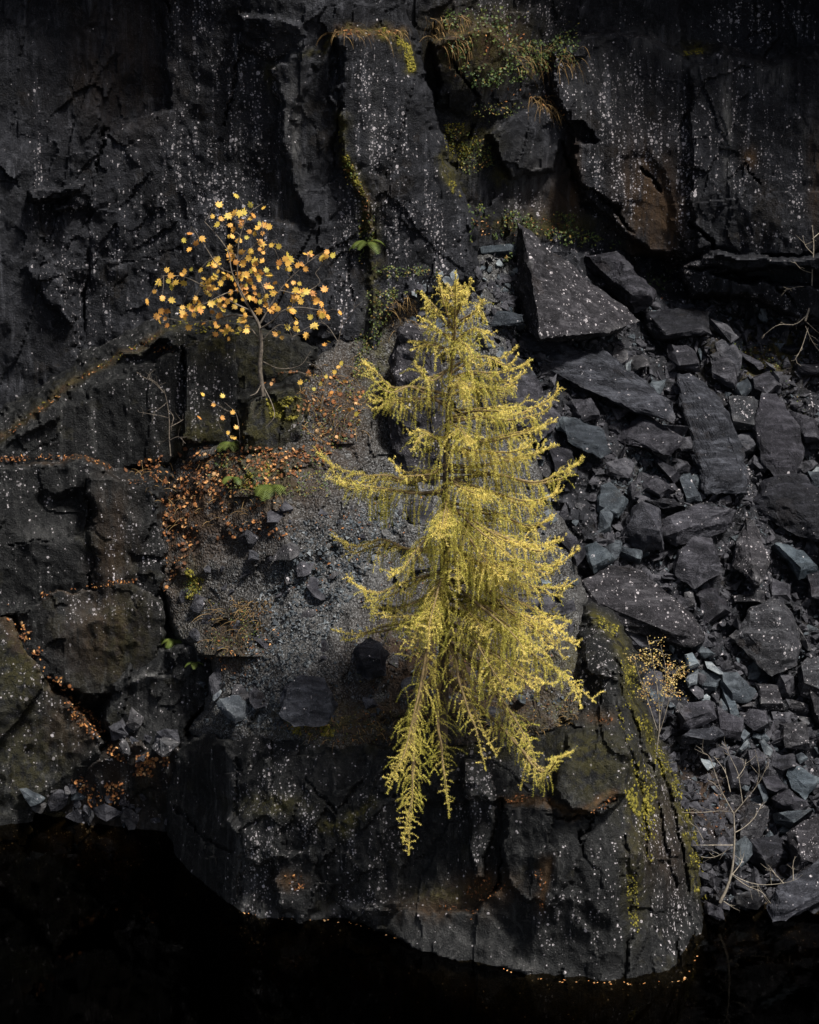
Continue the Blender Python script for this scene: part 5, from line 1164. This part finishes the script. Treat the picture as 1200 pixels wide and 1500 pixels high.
litter('fallen_leaves', [(120, [(690, 1290), (740, 1280), (745, 1305), (710, 1320), (680, 1310)]), (40, [(415, 1282), (440, 1280), (450, 1300), (430, 1305)]), (70, band([(735, 1172), (800, 1168), (845, 1195)], 5)), (40, band([(850, 1200), (880, 1185), (905, 1160)], 4)), (40, band([(780, 1260), (800, 1300), (790, 1330)], 7)), (40, band([(860, 1050), (895, 1058)], 6)), (40, band([(640, 1330), (700, 1340)], 8))], SL, 'leaf_fallen', (0.035, 0.07), 'dead leaves caught on the front ledges of the promontory', tone=(0.35, 0.2))
litter('fallen_leaves', [(110, [(1000, 1120), (1060, 1150), (1060, 1230), (1010, 1200)]), (30, [(1050, 500), (1130, 500), (1140, 540), (1060, 520)]), (40, [(940, 430), (980, 440), (980, 456), (945, 456)])], SL, 'leaf_fallen', (0.03, 0.06), 'reddish leaves between the stones of the scree', tone=(0.4, 0.3))
litter('fallen_leaves', [(150, [(640, 40), (760, 30), (800, 110), (740, 150), (660, 120)]), (80, [(760, 130), (800, 140), (835, 170), (800, 160)]), (90, band([(495, 48), (545, 50), (590, 46)], 4)), (60, band([(505, 245), (530, 280), (542, 325)], 4)), (90, [(690, 320), (800, 320), (890, 360), (800, 345), (700, 345)])], SL, 'leaf_fallen', (0.03, 0.07), 'brown leaves on the ledges high on the wall', tone=(0.35, 0.25))

# leaves afloat along the waterline
b = Buf()
for k in range(70):
    i = random.randrange(len(wl) - 3) + 2; t = random.random()
    x = wl[i][0] * (1 - t) + wl[min(i + 1, len(wl) - 1)][0] * t; y = wl[i][1] * (1 - t) + wl[min(i + 1, len(wl) - 1)][1] * t + random.uniform(0, 5)
    p = W(x, y, d_water(y)); p[2] = 0.008 + 0.004 * random.random(); s = random.uniform(0.025, 0.05)
    b.add((SL[0] * s) @ frame((0, 0, 1), 0.12).T + p, SL[1], random.uniform(0.6, 1.0))
v, f, t = b.out(); make('floating_leaves', v, f, M['leaf_fallen'], None, False, attrs={'tone': t}, kind='stuff', label='pale leaves afloat along the foot of the promontory', category='leaves')

def undergrowth(name, regions, mat, size, depth, label, tone, cat='undergrowth'):
    b = Buf()
    for n, poly in regions:
        q = in_poly(n, poly); dens = fbm2(q[:, 0] / 22, q[:, 1] / 22, 19, 3); q = q[dens > -0.12]
        p, nn, d = surf_pn(q[:, 0], q[:, 1], 6)
        for i in range(len(q)):
            if d[i] > 1e5: continue
            s = random.uniform(*size); h = depth * random.random() ** 1.4
            b.add((SL[0] * s) @ frame(nn[i] + np.array([0, -0.2, 0.5]), 0.7).T + p[i] + nn[i] * h + np.array([0, 0, h * 0.4]), SL[1], np.clip(rng.normal() * tone[1] + tone[0], 0, 1))
    v, f, t = b.out()
    return make(name, v, f, M[mat], None, False, attrs={'tone': t}, kind='stuff', label=label, category=cat)
undergrowth('ivy', [(1700, [(650, 10), (760, 10), (800, 60), (850, 60), (830, 90), (760, 120), (700, 130), (650, 80)]), (350, [(760, 50), (850, 55), (840, 90), (770, 100)])], 'leaf_green', (0.03, 0.07), 0.25, 'ivy and brambles trailing over the high ledge in the middle', (0.35, 0.25))
undergrowth('ivy', [(800, [(685, 300), (760, 310), (850, 330), (905, 360), (880, 372), (780, 345), (690, 355)]), (160, [(810, 310), (845, 315), (830, 345), (800, 340)]), (120, [(740, 370), (760, 375), (760, 400), (730, 398)])], 'leaf_green', (0.03, 0.065), 0.2, 'green plants on the ledge above the pointed wedge', (0.4, 0.28))
undergrowth('ivy', [(140, [(940, 402), (985, 402), (985, 425), (950, 428)])], 'leaf_green', (0.02, 0.045), 0.15, 'patch of dark ivy under the right-hand wall', (0.2, 0.2))
undergrowth('ground_cover', [(900, [(540, 390), (640, 395), (640, 420), (575, 440), (545, 500)]), (500, [(520, 500), (560, 470), (560, 560), (520, 560)]), (500, [(645, 175), (700, 175), (730, 240), (680, 260)]), (200, [(690, 150), (760, 150), (760, 170), (690, 180)]), (260, band([(505, 235), (525, 275), (540, 320), (546, 380)], 7)), (120, [(525, 330), (550, 330), (550, 380), (530, 390)])], 'leaf_green', (0.02, 0.05), 0.12, 'low green plants in the gully beside the pillar', (0.5, 0.28))
undergrowth('ground_cover', [(900, [(310, 650), (370, 660), (440, 690), (420, 740), (340, 720), (290, 690)]), (120, [(320, 910), (380, 890), (380, 940), (300, 960)]), (160, [(270, 830), (300, 840), (290, 880), (265, 870)])], 'leaf_green', (0.02, 0.05), 0.1, 'mossy ground plants on the bank below the maple', (0.5, 0.25))
undergrowth('ground_cover', [(500, [(440, 560), (540, 530), (530, 620), (470, 690), (440, 680)]), (300, [(430, 690), (520, 690), (480, 730), (420, 730)])], 'leaf_green', (0.02, 0.05), 0.12, 'rusty and green plants between the maple block and the larch', (0.6, 0.3))
undergrowth('ground_cover', [(300, [(420, 1050), (640, 1040), (840, 1030), (840, 1065), (640, 1090), (440, 1085)]), (160, [(280, 880), (400, 870), (390, 960), (310, 970)]), (140, [(500, 930), (640, 930), (640, 990), (520, 1000)])], 'leaf_green', (0.015, 0.04), 0.06, 'brown and olive plants creeping over the rim of the promontory', (0.62, 0.3))
undergrowth('ground_cover', [(260, [(1060, 500), (1160, 520), (1150, 550), (1070, 540)]), (140, [(1120, 540), (1200, 590), (1190, 620), (1140, 580)])], 'leaf_green', (0.02, 0.05), 0.1, 'green and rusty plants between the stones below the wall', (0.5, 0.35))

def grass(name, regions, label, ln, hang=0.5, mat='dry_grass'):
    b = Buf()
    for n, poly in regions:
        q = in_poly(n, poly); p, nn, d = surf_pn(q[:, 0], q[:, 1], 6)
        for i in range(n):
            if d[i] > 1e5: continue
            L_ = random.uniform(*ln); g = nn[i] + rng.normal(size=3) * 0.5 + np.array([0, 0, 0.6]); g /= np.linalg.norm(g); c = [p[i]]
            for s in range(5):
                g = g + np.array([0, 0, -hang]); g /= np.linalg.norm(g); c.append(c[-1] + g * L_ / 5)
            c = np.array(c); sd = np.cross(g, rng.normal(size=3)); sd /= np.linalg.norm(sd) + 1e-9; w = np.linspace(0.006, 0.001, 6)[:, None]
            V = np.concatenate([c - sd * w, c + sd * w]); F = np.array([(k, k + 1, 7 + k, 6 + k) for k in range(5)]); b.add(V, F)
    v, f, t = b.out()
    return make(name, v, f, M[mat], None, False, kind='stuff', label=label, category='grass')
grass('dry_grass', [(120, [(620, 20), (680, 20), (690, 80), (640, 70)]), (130, [(740, 60), (850, 70), (850, 95), (760, 110)]), (90, [(770, 135), (810, 145), (830, 175), (790, 160)]), (60, [(490, 45), (590, 42), (590, 52), (490, 56)])], 'dry brown grass hanging from the high ledges', (0.15, 0.5), 0.55)
grass('dry_grass', [(160, [(180, 690), (330, 660), (440, 680), (420, 760), (260, 780)]), (90, [(430, 560), (530, 540), (510, 650), (450, 670)])], 'dead stalks among the leaves on the bank below the maple', (0.08, 0.28), 0.3)
grass('dry_grass', [(160, [(450, 540), (540, 520), (530, 640), (460, 680)]), (80, [(300, 900), (390, 880), (390, 940), (320, 960)])], 'straggling dead stems between the maple and the larch', (0.1, 0.4), 0.25)
grass('dry_grass', [(110, [(560, 445), (600, 430), (605, 480), (580, 490)])], 'rust-brown dead bracken beside the larch top', (0.1, 0.35), 0.4)
grass('dry_grass', [(120, [(420, 1060), (560, 1050), (640, 1060), (600, 1090), (450, 1088)]), (110, [(340, 880), (400, 880), (400, 900), (350, 905)]), (140, [(700, 1055), (850, 1030), (850, 1060), (720, 1085)])], 'thin dead grass on the rim of the promontory', (0.06, 0.2), 0.35)

def moss_cushions(regions, label):
    b = Buf(); V0, F0 = hull([tuple(p) for p in (lambda g: g / np.linalg.norm(g, axis=1)[:, None])(np.random.default_rng(3).normal(size=(15, 3)))])
    for n, poly, smin, smax in regions:
        q = in_poly(n, poly); dens = fbm2(q[:, 0] / 14, q[:, 1] / 20, 29, 3); q = q[dens > 0.0]
        p, nn, d = surf_pn(q[:, 0], q[:, 1], 5)
        for i in range(len(q)):
            if d[i] > 1e5: continue
            s = random.uniform(smin, smax); V = V0 * (1 + 0.25 * rng.normal(size=(len(V0), 1))) * np.array([s, s, s * 0.45]) * np.array([1, 1.4, 1])
            b.add(V @ frame(nn[i], 0.1).T + p[i], F0, np.clip(rng.normal() * 0.25 + 0.55, 0, 1))
    v, f, t = b.out()
    return make('moss', v, f, M['moss'], None, True, attrs={'tone': t}, kind='stuff', label=label, category='moss')
moss_cushions([(1500, band([(866, 904), (902, 925), (922, 985), (935, 1040), (960, 1100), (995, 1165), (1020, 1260), (1028, 1320)], 9), 0.008, 0.026), (700, band([(915, 1030), (935, 1090), (950, 1180), (965, 1260)], 16), 0.008, 0.026), (330, [(915, 1160), (940, 1150), (960, 1195), (930, 1195)], 0.01, 0.035), (200, band([(925, 1280), (930, 1380)], 8), 0.008, 0.02)], 'yellow-green moss cushions down the right flank of the promontory')
moss_cushions([(420, band([(560, 45), (597, 70), (605, 105)], 6), 0.008, 0.026), (300, band([(500, 190), (508, 240), (530, 285)], 5), 0.008, 0.02), (420, [(645, 180), (690, 180), (715, 235), (660, 250)], 0.008, 0.022), (200, band([(655, 255), (672, 290)], 5), 0.008, 0.02), (120, band([(1000, 78), (1030, 74)], 4), 0.008, 0.02)], 'bright moss along the cracks of the wall')
moss_cushions([(500, [(390, 585), (440, 580), (444, 610), (400, 625)], 0.008, 0.024), (600, [(340, 670), (400, 680), (420, 720), (350, 715)], 0.008, 0.026), (260, [(270, 830), (300, 850), (290, 880), (265, 875)], 0.008, 0.026), (420, [(420, 1055), (480, 1060), (500, 1080), (430, 1075)], 0.008, 0.022), (130, band([(5, 636), (60, 596), (95, 572), (132, 545), (235, 488), (268, 470)], 4), 0.006, 0.02), (160, [(270, 470), (350, 470), (350, 490), (280, 490)], 0.006, 0.02)], 'dull green moss on the maple block and bank')
